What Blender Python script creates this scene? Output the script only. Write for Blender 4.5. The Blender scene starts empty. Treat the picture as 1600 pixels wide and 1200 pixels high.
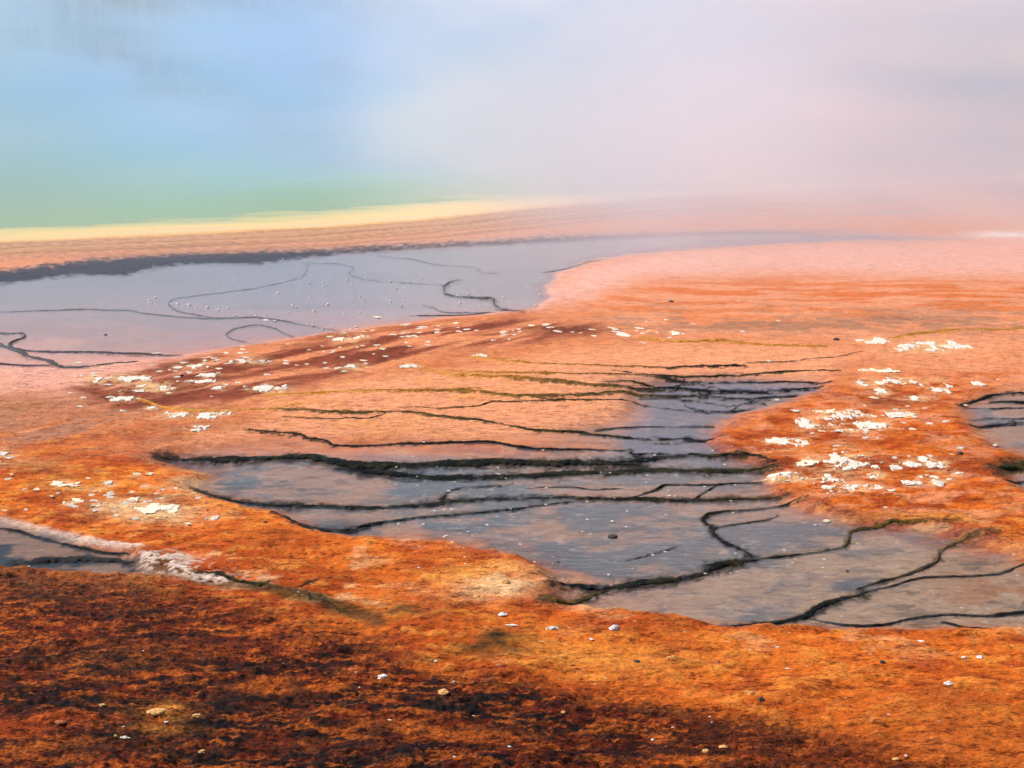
import bpy, math, random
import numpy as np

# ------------------------------------------------------------------ camera, world, sun, exposure
S = bpy.context.scene
COL = S.collection
CAM_H, FPX, TILT = 4.0, 2986.0, math.radians(8.57)
cam_data = bpy.data.cameras.new("camera")
cam = bpy.data.objects.new("camera", cam_data)
COL.objects.link(cam)
cam.location = (0, 0, CAM_H)
cam.rotation_euler = (math.radians(90) - TILT, 0, 0)
cam_data.sensor_width = 36.0
cam_data.lens = 36.0 * FPX / 1600.0
cam_data.clip_start = 0.1
cam_data.clip_end = 6000
S.camera = cam

SUN_ELEV, SUN_AZ = math.radians(47), math.radians(-68)      # azimuth from +Y towards +X
W = bpy.data.worlds.new("World")
S.world = W
W.use_nodes = True
wn = W.node_tree.nodes
wn.clear()
sky = wn.new("ShaderNodeTexSky")
sky.sky_type = 'NISHITA'
sky.sun_disc = False
sky.sun_elevation = SUN_ELEV
sky.sun_rotation = SUN_AZ
bg = wn.new("ShaderNodeBackground")
bg.inputs[1].default_value = 0.10
wo = wn.new("ShaderNodeOutputWorld")
W.node_tree.links.new(sky.outputs[0], bg.inputs[0])
W.node_tree.links.new(bg.outputs[0], wo.inputs[0])

sl = bpy.data.lights.new("sun", 'SUN')
sl.energy = 4.8
sl.angle = math.radians(0.5)
sl.color = (1.0, 0.95, 0.88)
sun = bpy.data.objects.new("sun", sl)
COL.objects.link(sun)
sun.rotation_euler = (math.radians(90) - SUN_ELEV, 0, -SUN_AZ + math.pi)
S.view_settings.view_transform = 'Standard'
S.view_settings.look = 'None'
S.view_settings.gamma = 1.0
S.view_settings.use_curve_mapping = False
S.view_settings.exposure = 0.28
S.render.engine = 'CYCLES'
cy = S.cycles
cy.use_denoising = True
cy.max_bounces = 8
cy.diffuse_bounces = 2
cy.glossy_bounces = 3
cy.volume_bounces = 4
cy.transparent_max_bounces = 12
cy.volume_step_rate = 1.0
cy.volume_max_steps = 128
cy.sample_clamp_indirect = 6.0

# ------------------------------------------------------------------ geometry helpers
rnd = random.Random(7)
ct, st = math.cos(TILT), math.sin(TILT)


def unproj(u, v, z=0.0):
    """a point of the traced plan (1600 x 1200 survey frame) -> metres on the ground"""
    u = np.asarray(u, float); v = np.asarray(v, float)
    dx = u - 800.0
    dy = FPX * ct + (600.0 - v) * st
    dz = -FPX * st + (600.0 - v) * ct
    t = (z - CAM_H) / dz
    return dx * t, dy * t


def plan(X, Y):
    """metres on the ground -> plan coordinates"""
    Yc = np.maximum(Y, 0.5)
    depth = Yc * ct + CAM_H * st
    upc = Yc * st - CAM_H * ct
    return 800.0 + FPX * X / depth, 600.0 - FPX * upc / depth


def _h(ix, iy, seed):
    n = (ix * 374761393 + iy * 668265263 + seed * 974711) & 0x7fffffff
    n = ((n ^ (n >> 13)) * 1274126177) & 0x7fffffff
    return ((n ^ (n >> 16)) & 0xffff) / 65535.0


def vnoise(x, y, seed=0):
    ix = np.floor(x).astype(np.int64); iy = np.floor(y).astype(np.int64)
    fx = x - ix; fy = y - iy
    fx = fx * fx * (3 - 2 * fx); fy = fy * fy * (3 - 2 * fy)
    a = _h(ix, iy, seed); b = _h(ix + 1, iy, seed)
    c = _h(ix, iy + 1, seed); d = _h(ix + 1, iy + 1, seed)
    return (a * (1 - fx) + b * fx) * (1 - fy) + (c * (1 - fx) + d * fx) * fy


def fbm(x, y, f, octv=4, seed=0, gain=0.5):
    s = 0.0; a = 1.0; t = 0.0
    for k in range(octv):
        s = s + a * vnoise(x * f + 17.3 * k, y * f - 9.1 * k, seed + k * 31)
        t += a
        a *= gain; f *= 2.03
    return s / t


def sst(a, b, x):
    t = np.clip((x - a) / (b - a), 0, 1)
    return t * t * (3 - 2 * t)


def sdf(u, v, poly, ax=0.4):
    """signed distance (inside negative) in plan units, u weighted by ax"""
    P = np.array(poly, float) * (ax, 1.0)
    x = u * ax; y = v
    best = np.full(x.shape, 1e18)
    inside = np.zeros(x.shape, bool)
    n = len(P)
    for i in range(n):
        x0, y0 = P[i]; x1, y1 = P[(i + 1) % n]
        ex, ey = x1 - x0, y1 - y0
        L = ex * ex + ey * ey + 1e-9
        t = np.clip(((x - x0) * ex + (y - y0) * ey) / L, 0, 1)
        d = (x - x0 - t * ex) ** 2 + (y - y0 - t * ey) ** 2
        best = np.minimum(best, d)
        c = ((y0 > y) != (y1 > y))
        xi = x0 + (y - y0) * ex / (ey if abs(ey) > 1e-9 else 1e-9)
        inside ^= c & (x < xi)
    d = np.sqrt(best)
    return np.where(inside, -d, d)


def sdline(u, v, pts, ax=0.4):
    P = np.array(pts, float) * (ax, 1.0)
    x = u * ax; y = v
    best = np.full(x.shape, 1e18)
    for i in range(len(P) - 1):
        x0, y0 = P[i]; x1, y1 = P[i + 1]
        ex, ey = x1 - x0, y1 - y0
        L = ex * ex + ey * ey + 1e-9
        t = np.clip(((x - x0) * ex + (y - y0) * ey) / L, 0, 1)
        best = np.minimum(best, (x - x0 - t * ex) ** 2 + (y - y0 - t * ey) ** 2)
    return np.sqrt(best)


# ------------------------------------------------------------------ plan of the place
SPRING = [(-400, 392), (0, 377), (250, 366), (500, 354), (700, 338), (900, 318), (1050, 307), (1200, 299), (1400, 291), (1700, 280),
          (2100, 262), (2300, 240), (2100, 215), (1500, 192), (900, 185), (500, 178), (0, 182), (-400, 200)]
BAND = [(-300, 432), (0, 424), (150, 406), (280, 396), (480, 391), (700, 379), (850, 368), (1000, 361), (1200, 357), (1330, 359), (1420, 366),
        (1300, 367), (1100, 370), (980, 377), (850, 382), (650, 389), (520, 398), (400, 413), (300, 413), (250, 419), (190, 431),
        (120, 430), (0, 445), (-300, 455)]
UPPER = [(-400, 432), (0, 428), (150, 409), (280, 399), (480, 394), (700, 382), (850, 371), (1000, 364), (1200, 360), (1380, 366), (1530, 374),
         (1300, 378), (1100, 388), (980, 400), (910, 412), (872, 430), (858, 450), (862, 466), (840, 483), (760, 491), (680, 496), (600, 509),
         (520, 521), (440, 534), (330, 549), (200, 566), (100, 577), (0, 576), (-400, 590)]
CENTRAL = [(245, 719), (310, 698), (400, 684), (470, 680), (560, 688), (700, 684), (800, 680), (900, 672), (965, 655), (990, 630), (985, 606),
           (1040, 594), (1150, 590), (1292, 597), (1282, 614), (1200, 638), (1135, 660), (1113, 690), (1130, 706), (1196, 730), (1202, 750),
           (1222, 776), (1262, 796), (1340, 818), (1440, 826), (1540, 850), (1640, 880), (1900, 900), (1900, 985), (1600, 982), (1450, 987),
           (1300, 985), (1200, 982), (1125, 984), (1060, 972), (960, 957), (880, 950), (868, 912), (832, 882), (780, 866), (690, 847),
           (560, 839), (490, 832), (430, 802), (385, 792), (335, 778), (296, 764), (330, 742), (260, 728)]
RIGHT = [(1498, 636), (1550, 612), (1650, 600), (1900, 588), (1900, 790), (1640, 785), (1585, 765), (1560, 738), (1600, 716), (1545, 700), (1515, 668)]
LEFTC = [(-300, 770), (0, 812), (60, 829), (130, 853), (205, 869), (235, 890), (280, 905), (200, 902), (120, 897), (0, 893), (-300, 885)]
FORE = [(-300, 893), (0, 895), (200, 905), (330, 935), (480, 972), (600, 1003), (700, 1047), (900, 1085), (1100, 1108), (1200, 1130), (1400, 1180), (1560, 1230),
        (1500, 1400), (-300, 1400)]
SALMON = [(400, 640), (520, 600), (700, 575), (900, 545), (1060, 537), (1300, 543), (1340, 565), (1290, 598), (1180, 650), (1000, 692), (820, 690),
          (600, 690), (430, 682), (250, 716), (240, 705), (330, 680), (390, 665)]
BRICK = [(120, 610), (250, 570), (420, 545), (560, 525), (700, 505), (820, 497), (935, 505), (940, 530), (820, 540), (700, 552), (560, 590),
         (430, 630), (300, 650), (180, 650)]
PINKR = [(875, 430), (920, 413), (1000, 400), (1110, 389), (1300, 379), (1540, 374), (1900, 385), (1900, 445), (1500, 435), (1200, 428), (1000, 440), (920, 470), (850, 485), (860, 455)]
SALMR = [(900, 470), (1050, 430), (1300, 425), (1900, 440), (1900, 600), (1500, 610), (1350, 570), (1300, 540), (1060, 535), (940, 520)]
TONGUE = [(1118, 690), (1140, 660), (1210, 638), (1290, 612), (1420, 590), (1600, 580), (1500, 640), (1530, 700), (1600, 720), (1560, 760), (1640, 800),
          (1500, 820), (1340, 812), (1250, 790), (1205, 750), (1190, 725), (1130, 706)]
GOLD = [(560, 860), (700, 870), (830, 905), (880, 960), (1000, 985), (1300, 1000), (1700, 1000), (1700, 1250), (1450, 1200), (1250, 1120), (1050, 1085),
        (850, 1050), (720, 1000), (600, 930)]


def lin(r, g, b):
    f = lambda c: ((c / 255 + 0.055) / 1.055) ** 2.4 if c > 10 else c / 3294.6
    return np.array([f(r), f(g), f(b)])


ORANGE = np.array([.60, .135, .016]); RUST = np.array([.34, .050, .007]); AMBER = np.array([.72, .27, .045])
SALM = np.array([.72, .29, .145]); PINK = np.array([.74, .39, .30]); BRICKC = np.array([.25, .058, .028])
DKRED = np.array([.135, .0165, .0030]); BLACK = np.array([.0035, .0055, .0070]); SLATE = np.array([.066, .078, .084])
TAN = np.array([.40, .23, .145]); OLIVE = np.array([.075, .050, .016]); WHITE = np.array([.74, .66, .60])
LAV = np.array([.38, .30, .32]); TEAL = np.array([.012, .024, .034]); GOLDEN = np.array([.68, .27, .045])
BURNT = np.array([.38, .058, .006]); CREAM = np.array([.72, .45, .22])


def mix(a, b, w):
    return a + (b - a) * w[..., None]


def fields(X, Y, want_color=True):
    """height, albedo and surface masks of the ground at world points"""
    u, v = plan(X, Y)
    wx = fbm(X, Y, 1.3, 4, 11) - .5
    wy = fbm(X, Y, 1.3, 4, 57) - .5
    wf = fbm(X, Y, 7.0, 3, 91) - .5
    uw = u + wx * 50 + wf * 24
    near = sst(330, 900, v)
    vw = v + wy * (4 + 26 * near) + wf * (2 + 12 * near)
    fu = fbm(X, Y, .9, 3, 5) - .5
    d_up = sdf(u + wx * 20, v + wy * 6, UPPER)
    d_ce = sdf(u + wx * 16, v + wy * 7 + wf * 5, CENTRAL)
    d_ri = sdf(u + wx * 20, v + wy * 8 + wf * 4, RIGHT)
    d_lc = sdf(u + wx * 16, v + wy * 8 + wf * 5, LEFTC)
    d_sp = sdf(u, v + wy * 2, SPRING)
    n1 = fbm(X, Y, .35, 5, 3); n2 = fbm(X, Y, 1.7, 5, 23); n3 = fbm(X, Y, 7.0, 4, 43); n4 = fbm(X, Y, 24.0, 3, 63)
    # --- height
    soft = 14 + 14 * sst(560, 720, u) * (1 - sst(920, 1000, u)) * sst(820, 850, v) + 40 * (1 - sst(700, 745, v)) * (1 - sst(930, 1060, u)) + 14 * sst(1250, 1500, u) * (1 - sst(880, 930, v))
    pool = np.maximum.reduce([1 - sst(-5, 6, d_up), 1 - sst(-7, 7, d_ce), 1 - sst(-7, 7, d_ri), 1 - sst(-7, 7, d_lc), 1 - sst(-2, 1, d_sp)])
    sp_in = 1 - sst(-2, 1, d_sp)
    fore = 1 - sst(-30, 25, sdf(uw, vw, FORE))
    lumps = np.clip(n2 - .5, 0, 1) * 0.10 + (n3 - .5) * .035 + (n4 - .5) * (.012 + .02 * fore)
    dry = np.maximum(0.012, 0.035 + (n1 - .5) * .10 + lumps * (.5 + .7 * near))
    bed = -0.016 + (n2 - .5) * .030 + (n3 - .5) * .012 - .30 * sp_in
    z = dry * (1 - pool) + bed * pool
    if not want_color:
        return z
    # --- albedo
    streak = fbm(X * .87 - Y * .5, (X * .5 + Y * .87) * .16, 2.6, 4, 71)
    c = mix(np.broadcast_to(ORANGE, X.shape + (3,)), RUST, sst(.46, .62, n2) * .8)
    c = mix(c, AMBER, sst(.52, .68, n3) * .6)
    c = mix(c, BURNT, sst(.54, .66, fbm(X, Y, 3.1, 5, 103)) * .6)
    c = mix(c, CREAM, sst(.62, .74, fbm(X, Y, 2.3, 5, 107)) * .5 * sst(560, 700, v))
    pk = (1 - sst(120, 420, u + wx * 60)) * sst(520, 560, v) * (1 - sst(600, 665, v + wy * 20))
    c = mix(c, PINK * np.array([1.0, .95, .92]), pk * .9)
    # far runoff apron between the spring and the upper pool
    apron = 1 - sst(395, 520, v)
    c = mix(c, SALM, apron * .85)
    c = mix(c, np.array([.46, .31, .235]), (1 - sst(385, 425, v)) * .8 * (1 - .6 * sst(700, 1100, u)))
    # left mid ground: salmon brown streaked
    c = mix(c, SALM * .9, (1 - sst(600, 720, v)) * .55)
    c = mix(c, PINK * np.array([1.0, .95, .92]), pk * .75)
    leftm = (1 - sst(250, 520, u)) * sst(590, 650, v) * (1 - sst(680, 740, v))
    c = mix(c, TAN * np.array([1.1, .75, .6]), leftm * (.35 + .9 * sst(.42, .6, streak)))
    b = 1 - sst(-12, 10, sdf(uw, vw, BRICK))
    c = mix(c, SALM, b * .4)
    c = mix(c, BRICKC, b * sst(.33, .54, streak) * 1.0)
    c = mix(c, BRICKC * .55, b * sst(.52, .66, streak * .6 + n3 * .4) * .7)
    w = 1 - sst(-22, 18, sdf(uw, vw, SALMR))
    c = mix(c, SALM, w * .75)
    c = mix(c, ORANGE * 1.0, w * sst(.43, .62, fbm(X * .35, Y * .7, 2.6, 6, 131)) * (.75 * (1 - sst(.0, 1., np.abs(v - 465) / 60)) + .15))
    c = mix(c, TAN * .75, w * sst(.47, .60, fbm(X, Y, 3.0, 5, 137)) * .6 * (1 - sst(.0, 1., np.abs(v - 505) / 45)))
    w = 1 - sst(-18, 14, sdf(uw, vw, PINKR))
    c = mix(c, PINK, w)
    w = 1 - sst(-14, 10, sdf(u + wx * 30, v + wy * 10, SALMON))
    c = mix(c, SALM * np.array([1.0, 1.02, 1.0]), w * .97)
    c = mix(c, AMBER, w * sst(.5, .7, n2) * .35 * (1 - sst(700, 1000, u)))
    w = 1 - sst(-16, 10, sdf(uw, vw, TONGUE))
    c = mix(c, ORANGE * np.array([.95, .90, .8]), w * .7)
    c = mix(c, RUST, w * sst(.46, .60, fbm(X, Y, 2.7, 5, 151)) * .85)
    c = mix(c, SALM, w * sst(.50, .66, fbm(X, Y, 4.0, 4, 157)) * .55)
    c = mix(c, RUST * .8, w * (1 - sst(4, 22, sdline(uw, vw, [(1215, 728), (1330, 735), (1450, 738), (1570, 735)]))) * .75)
    w = 1 - sst(-35, 25, sdf(uw, vw, GOLD))
    c = mix(c, ORANGE * np.array([.95, .95, .9]), w * .7)
    c = mix(c, AMBER, w * sst(.47, .62, n3 * .6 + n2 * .4) * .42)
    c = mix(c, RUST, w * sst(.5, .62, fbm(X, Y, 3.7, 6, 163)) * .7)
    # olive cast low on the far right, golden patches
    c = mix(c, np.array([.40, .090, .012]), sst(1100, 1400, uw) * sst(1040, 1160, vw) * .7)
    for (pu, pv, ru, rv, k) in [(785, 930, 70, 22, .9), (740, 905, 60, 12, .5), (860, 1025, 110, 16, .5), (690, 915, 40, 8, .5), (1010, 1040, 130, 30, .4), (230, 805, 80, 16, .9),
                                (115, 762, 60, 18, .6), (1420, 815, 120, 6, .5), (960, 950, 90, 12, .8), (310, 765, 45, 14, .7)]:
        q = np.exp(-((uw - pu) / ru) ** 2 - ((vw - pv) / rv) ** 2)
        c = mix(c, CREAM if k > .65 else GOLDEN, np.clip(q * k * (.5 + 1.2 * n3), 0, 1))
    for (pu, pv, ru, rv, k, cc) in [(768, 1015, 55, 13, .95, OLIVE * .5), (620, 965, 90, 12, .6, OLIVE), (430, 845, 45, 9, .6, RUST * .5), (890, 938, 60, 11, .85, RUST * .4),
                                    (215, 785, 60, 7, .6, BRICKC * .6), (1390, 635, 45, 10, .6, BRICKC * .6), (330, 700, 160, 8, .5, BURNT), (700, 575, 60, 5, .4, BURNT),
                                    (180, 715, 120, 9, .7, BURNT), (60, 730, 60, 10, .4, TAN * .6), (880, 518, 60, 9, .8, BRICKC * .5), (1190, 965, 60, 10, .5, RUST), (960, 990, 110, 12, .6, RUST),
                                    (1420, 500, 110, 9, .6, TAN * .5), (1200, 512, 110, 7, .5, TAN * .5), (820, 975, 60, 18, .5, RUST)]:
        q = np.exp(-((uw - pu) / ru) ** 2 - ((vw - pv) / rv) ** 2)
        c = mix(c, cc, np.clip(q * k * (.4 + 1.3 * n3), 0, 1))
    # foreground: dark wet mats with orange flecks
    fg = c * np.array([.42, .26, .18])
    fg = mix(fg, DKRED, np.full(X.shape, .75))
    k3 = fbm(X * .6, Y, 5.5, 7, 201, .66); k4 = fbm(X * .5 + 40, Y * 1.1, 4.2, 7, 211, .68)
    fg = mix(fg, np.array([.40, .065, .008]), sst(.53, .60, k3) * .9)
    fg = mix(fg, np.array([.56, .130, .015]), sst(.60, .68, k3) * .85)
    dk = sst(.475, .55, k4)
    fg = mix(fg, BLACK, dk * (.55 + .45 * sst(1000, 1120, vw)) * .88)
    fg = mix(fg, np.array([.15, .045, .010]), sst(.56, .7, fbm(X, Y, 9.0, 4, 223)) * .5)
    k5 = fbm(X * .5, Y, 15.0, 5, 241, .7)
    fg = mix(fg, BLACK, sst(.58, .63, k5) * .75)
    fg = mix(fg, np.array([.52, .12, .014]), (1 - sst(.37, .42, k5)) * .75)
    fg = mix(fg, np.array([.14, .060, .028]), (1 - sst(895, 960, vw)) * .65)
    fgr = np.array([.20, .040, .007])
    fg = mix(fg, fgr, sst(900, 1250, uw) * .5)
    c = mix(c, fg * (.92 - .22 * sst(1000, 1150, vw) * (1 - sst(900, 1200, uw)))[..., None], fore)
    for (pu, pv, ru, rv, k, cc) in [(30, 1135, 90, 14, .8, RUST), (90, 1170, 110, 7, .7, ORANGE * .7), (250, 1121, 45, 9, .8, AMBER * .8), (700, 1150, 130, 9, .8, ORANGE * .7),
                                    (420, 1085, 70, 9, .7, ORANGE * .55), (310, 1020, 120, 9, .5, RUST), (520, 990, 90, 12, .5, ORANGE * .7), (250, 1148, 50, 7, .7, AMBER * .6),
                                    (690, 1110, 60, 14, .6, BLACK), (560, 1182, 140, 11, .7, BLACK), (200, 1030, 130, 30, .45, np.array([.05, .028, .010])), (350, 1112, 70, 9, .6, BLACK),
                                    (150, 1180, 60, 14, .7, BLACK), (820, 1078, 25, 10, .9, BLACK), (180, 955, 100, 14, .5, BLACK), (305, 1004, 45, 8, .8, BLACK)]:
        q = np.exp(-((uw - pu) / ru) ** 2 - ((vw - pv) / rv) ** 2)
        c = mix(c, cc, np.clip(q * k * (.3 + 1.4 * k3), 0, 1) * fore)
    # green streak and pale crust along the left runnel
    w = 1 - sst(3, 15, sdline(uw, vw, [(240, 890), (330, 912), (400, 920), (460, 935), (520, 955), (570, 972)]))
    c = mix(c, OLIVE * .7, w * .8)
    w = 1 - sst(1.5, 6, sdline(u + wf * 20, v + wf * 9, [(-300, 765), (0, 815), (60, 830), (130, 848), (180, 857), (215, 861)]))
    c = mix(c, WHITE * np.array([.95, .86, .80]), w * (.6 + .7 * (n4 - .3)).clip(0, 1))
    w = np.exp(-((uw - 262) / 60) ** 2 - ((vw - 890) / 13) ** 2) + .8 * np.exp(-((uw - 345) / 45) ** 2 - ((vw - 908) / 8) ** 2)
    c = mix(c, WHITE * np.array([.85, .74, .68]), np.clip(w * 1.5 * sst(.42, .56, n3 * .5 + n4 * .5), 0, .95))
    # pool floors
    su = 8 + 16 * sst(490, 560, v) * (1 - sst(200, 420, u))
    p = 1 - sst(-su, su, d_up)
    pf = mix(np.broadcast_to(LAV * 1.0, X.shape + (3,)), PINK * .85, sst(440, 550, v + wx * 20) * .85)
    pf = mix(pf, LAV * .7, sst(.5, .62, n1) * .35)
    c = mix(c, pf, p)
    p = 1 - sst(-1.2 * soft, soft * .9, d_ce + (wf + wy) * soft * .8)
    cover_ce = p
    mott = fbm(X, Y, 11.0, 5, 317, .7) - .5
    lean = (.10 * sst(1000, 1300, u) * sst(840, 900, v) + .20 * (1 - sst(480, 720, u + wx * 60)) * sst(715, 740, v)
            - .12 * np.exp(-((u - 800) / 260) ** 2 - ((v - 822) / 26) ** 2) + .10 * sst(850, 900, v) - .16 * sst(940, 1020, u) * (1 - sst(690, 740, v)))
    tanm = sst(.40, .64, mott * .22 + fbm(X, Y, 1.1, 6, 301, .6) + lean)
    tanc = mix(np.broadcast_to(TAN * np.array([.95, .92, .92]), X.shape + (3,)), np.array([.36, .235, .145]), sst(950, 1150, u) * sst(800, 860, v))
    blue = sst(930, 1010, u) * (1 - sst(680, 745, v))
    pf = mix(mix(np.broadcast_to(SLATE, X.shape + (3,)), np.array([.045, .068, .115]), blue), tanc, tanm * .9)
    pf = mix(pf, SALM * .9, (1 - sst(-30, -2, -d_ce - 22 + 10 * fu)) * 0 + (1 - sst(694, 728, v + wy * 14)) * (1 - sst(800, 1000, u + wx * 40)) * .8)
    pf = mix(pf, np.array([.30, .10, .03]), sst(1400, 1620, u + wx * 80) * sst(830, 880, v) * sst(.42, .56, n2) * .8)
    pf = mix(pf, SLATE * .5, sst(.57, .66, fbm(X * .7, Y, 4.0, 7, 311, .68)) * .5)
    pf = mix(pf, np.array([.46, .33, .25]), sst(.60, .68, fbm(X, Y, 9.0, 6, 319, .7)) * .5)
    pf = mix(pf, TEAL, np.exp(-((uw - 520) / 70) ** 2 - ((vw - 822) / 9) ** 2) * .9)  # channel shadow at the lower left shore, painted into the bed
    c = mix(c, pf, p)
    cover_ce = cover_ce * (1 - .42 * tanm) * (1 - .6 * sst(1150, 1450, u + wx * 60) * sst(840, 900, v)) * (1 - .75 * (1 - sst(690, 716, v + wy * 14)) * (1 - sst(850, 1010, u + wx * 40)))
    p = 1 - sst(-18, 8, d_ri)
    tanr = sst(.45, .6, n2 + .12 * np.exp(-((v - 695) / 22) ** 2))
    cover_ri = p * (1 - .6 * tanr)
    pf = mix(np.broadcast_to(SLATE, X.shape + (3,)), TAN * .9, tanr * .85)
    c = mix(c, pf, p)
    p = 1 - sst(-9, 7, d_lc)
    pf = mix(np.broadcast_to(TAN * .62, X.shape + (3,)), TEAL, sst(.48, .58, fbm(X * 1.2, Y * 1.0, 1.8, 5, 331) + .12 * np.exp(-((v - 876) / 9) ** 2 - ((u - 120) / 90) ** 2)) * .95)
    c = mix(c, pf, p)
    # dark microbial band at the head of the upper pool
    w = (1 - sst(-4, 3, sdf(u + wf * 40, v + wf * 7, BAND) + 3.0 * sst(560, 900, u))) * (1 - .6 * sst(600, 1150, u))
    c = mix(c, np.array([.030, .043, .062]), w * .95)
    cover_up = (1 - sst(-1.6 * su, su * .3, d_up + (wf + wy) * su)) * (1 - w) * (1 - .45 * sst(455, 560, v + wx * 20))
    cover_lc = (1 - sst(-9, 6, d_lc + wf * 8)) * .38
    # apron tints by distance to the spring rim
    w = np.exp(-((d_sp - 14) / 12) ** 2) * (d_sp > 0)
    c = mix(c, np.array([.50, .27, .12]), w * .7 * (1 - sst(700, 1100, u)))
    bands = fbm(X * .05, d_sp * .9, 1.0, 3, 401)
    c = mix(c, np.array([.28, .14, .07]), sst(.5, .62, bands) * (d_sp > 0) * (1 - sst(8, 60, d_sp)) * .8 * (v < 440))
    w = (1 - sst(1, 9, d_sp)) * (d_sp > -12)
    c = mix(c, np.array([.85, .50, .15]), w * .7 * (1 - sst(900, 1250, u)))
    w = np.exp(-((u - 1570) / 60) ** 2 - ((v - 368) / 6) ** 2) + .6 * np.exp(-((u - 1700) / 90) ** 2 - ((v - 375) / 8) ** 2)
    c = mix(c, WHITE, np.clip(w * (.4 + n2), 0, 1))
    c = mix(c, LAV, .8 * np.exp(-((u - 1400) / 70) ** 2 - ((v - 333) / 5) ** 2))
    # masks: fine relief, wetness, specks
    fine = np.clip(.38 + .45 * near + .5 * fore - .38 * pool, .16, 1.3)
    wet = np.clip(pool * .7 + fore * .25, 0, 1)
    speck = np.clip(pool * .6 + .25 * (1 - pool) * (1 - fore), 0, 1)
    d_all = np.minimum.reduce([d_up, d_ce, d_ri, d_lc])
    return z, np.clip(c, 0.003, .9), fine, wet, speck, d_up, d_ce, d_ri, d_lc, cover_up, cover_ce, cover_ri, cover_lc


def zat(x, y):
    return float(fields(np.array([float(x)]), np.array([float(y)]), False)[0])


# ------------------------------------------------------------------ mesh / object helpers
def np_mesh(name, co, faces, smooth=True):
    me = bpy.data.meshes.new(name)
    co = np.asarray(co, np.float32); faces = np.asarray(faces, np.int32)
    k = faces.shape[1]
    me.vertices.add(len(co)); me.vertices.foreach_set("co", co.ravel())
    me.loops.add(faces.size); me.loops.foreach_set("vertex_index", faces.ravel())
    me.polygons.add(len(faces))
    me.polygons.foreach_set("loop_start", np.arange(0, faces.size, k, dtype=np.int32))
    me.polygons.foreach_set("loop_total", np.full(len(faces), k, np.int32))
    me.polygons.foreach_set("use_smooth", np.full(len(faces), smooth))
    me.update(calc_edges=True)
    return me


def add_attr(me, name, arr):
    if arr.ndim == 2:
        a = me.attributes.new(name, 'FLOAT_COLOR', 'POINT')
        a.data.foreach_set("color", np.concatenate([arr, np.ones((len(arr), 1))], 1).astype(np.float32).ravel())
    else:
        a = me.attributes.new(name, 'FLOAT', 'POINT')
        a.data.foreach_set("value", arr.astype(np.float32))


def link(name, me, mat=None, loc=(0, 0, 0), parent=None, label=None, cat=None, group=None, kind=None):
    o = bpy.data.objects.new(name, me)
    COL.objects.link(o)
    o.location = loc
    if mat is not None and me is not None and not me.materials:
        me.materials.append(mat)
    if parent: o.parent = parent
    if label: o["label"] = label
    if cat: o["category"] = cat
    if group: o["group"] = group
    if kind: o["kind"] = kind
    return o


def grid_faces(nr, nc):
    i = np.arange(nr - 1)[:, None] * nc + np.arange(nc - 1)[None, :]
    i = i.ravel()
    return np.stack([i, i + 1, i + nc + 1, i + nc], 1)


class NT:
    def __init__(self, name):
        self.m = bpy.data.materials.new(name)
        self.m.use_nodes = True
        self.t = self.m.node_tree
        self.t.nodes.clear()
        self.out = self.n("OutputMaterial")

    def n(self, typ, **kw):
        nd = self.t.nodes.new("ShaderNode" + typ)
        for k, v in kw.items():
            setattr(nd, k, v)
        return nd

    def l(self, a, b):
        self.t.links.new(a, b)

    def val(self, sock, v):
        if hasattr(v, "links"):
            self.l(v, sock)
        else:
            sock.default_value = v

    def math(self, op, a, b=0.0, c=None, clamp=False):
        nd = self.n("Math", operation=op, use_clamp=clamp)
        self.val(nd.inputs[0], a); self.val(nd.inputs[1], b)
        if c is not None: self.val(nd.inputs[2], c)
        return nd.outputs[0]

    def rng(self, x, a, b, c=0.0, d=1.0, smooth=True):
        nd = self.n("MapRange", interpolation_type='SMOOTHSTEP' if smooth else 'LINEAR')
        for i, v in enumerate((x, a, b, c, d)):
            self.val(nd.inputs[i], v)
        return nd.outputs[0]

    def noise(self, vec, scale, detail=4, rough=.5, dist=0.0):
        nd = self.n("TexNoise")
        if vec is not None: self.l(vec, nd.inputs["Vector"])
        nd.inputs["Scale"].default_value = scale
        nd.inputs["Detail"].default_value = detail
        nd.inputs["Roughness"].default_value = rough
        nd.inputs["Distortion"].default_value = dist
        return nd.outputs[0]

    def mixc(self, f, a, b, mode='MIX'):
        nd = self.n("Mix", data_type='RGBA', blend_type=mode)
        self.val(nd.inputs[0], f)
        for s, v in ((nd.inputs[6], a), (nd.inputs[7], b)):
            self.val(s, tuple(v) + (1,) if not hasattr(v, "links") and len(v) == 3 else v)
        return nd.outputs[2]

    def attr(self, name, fac=True):
        nd = self.n("Attribute", attribute_name=name)
        return nd.outputs["Fac"] if fac else nd.outputs["Color"]

    def pos(self):
        return self.n("NewGeometry").outputs["Position"]


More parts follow.
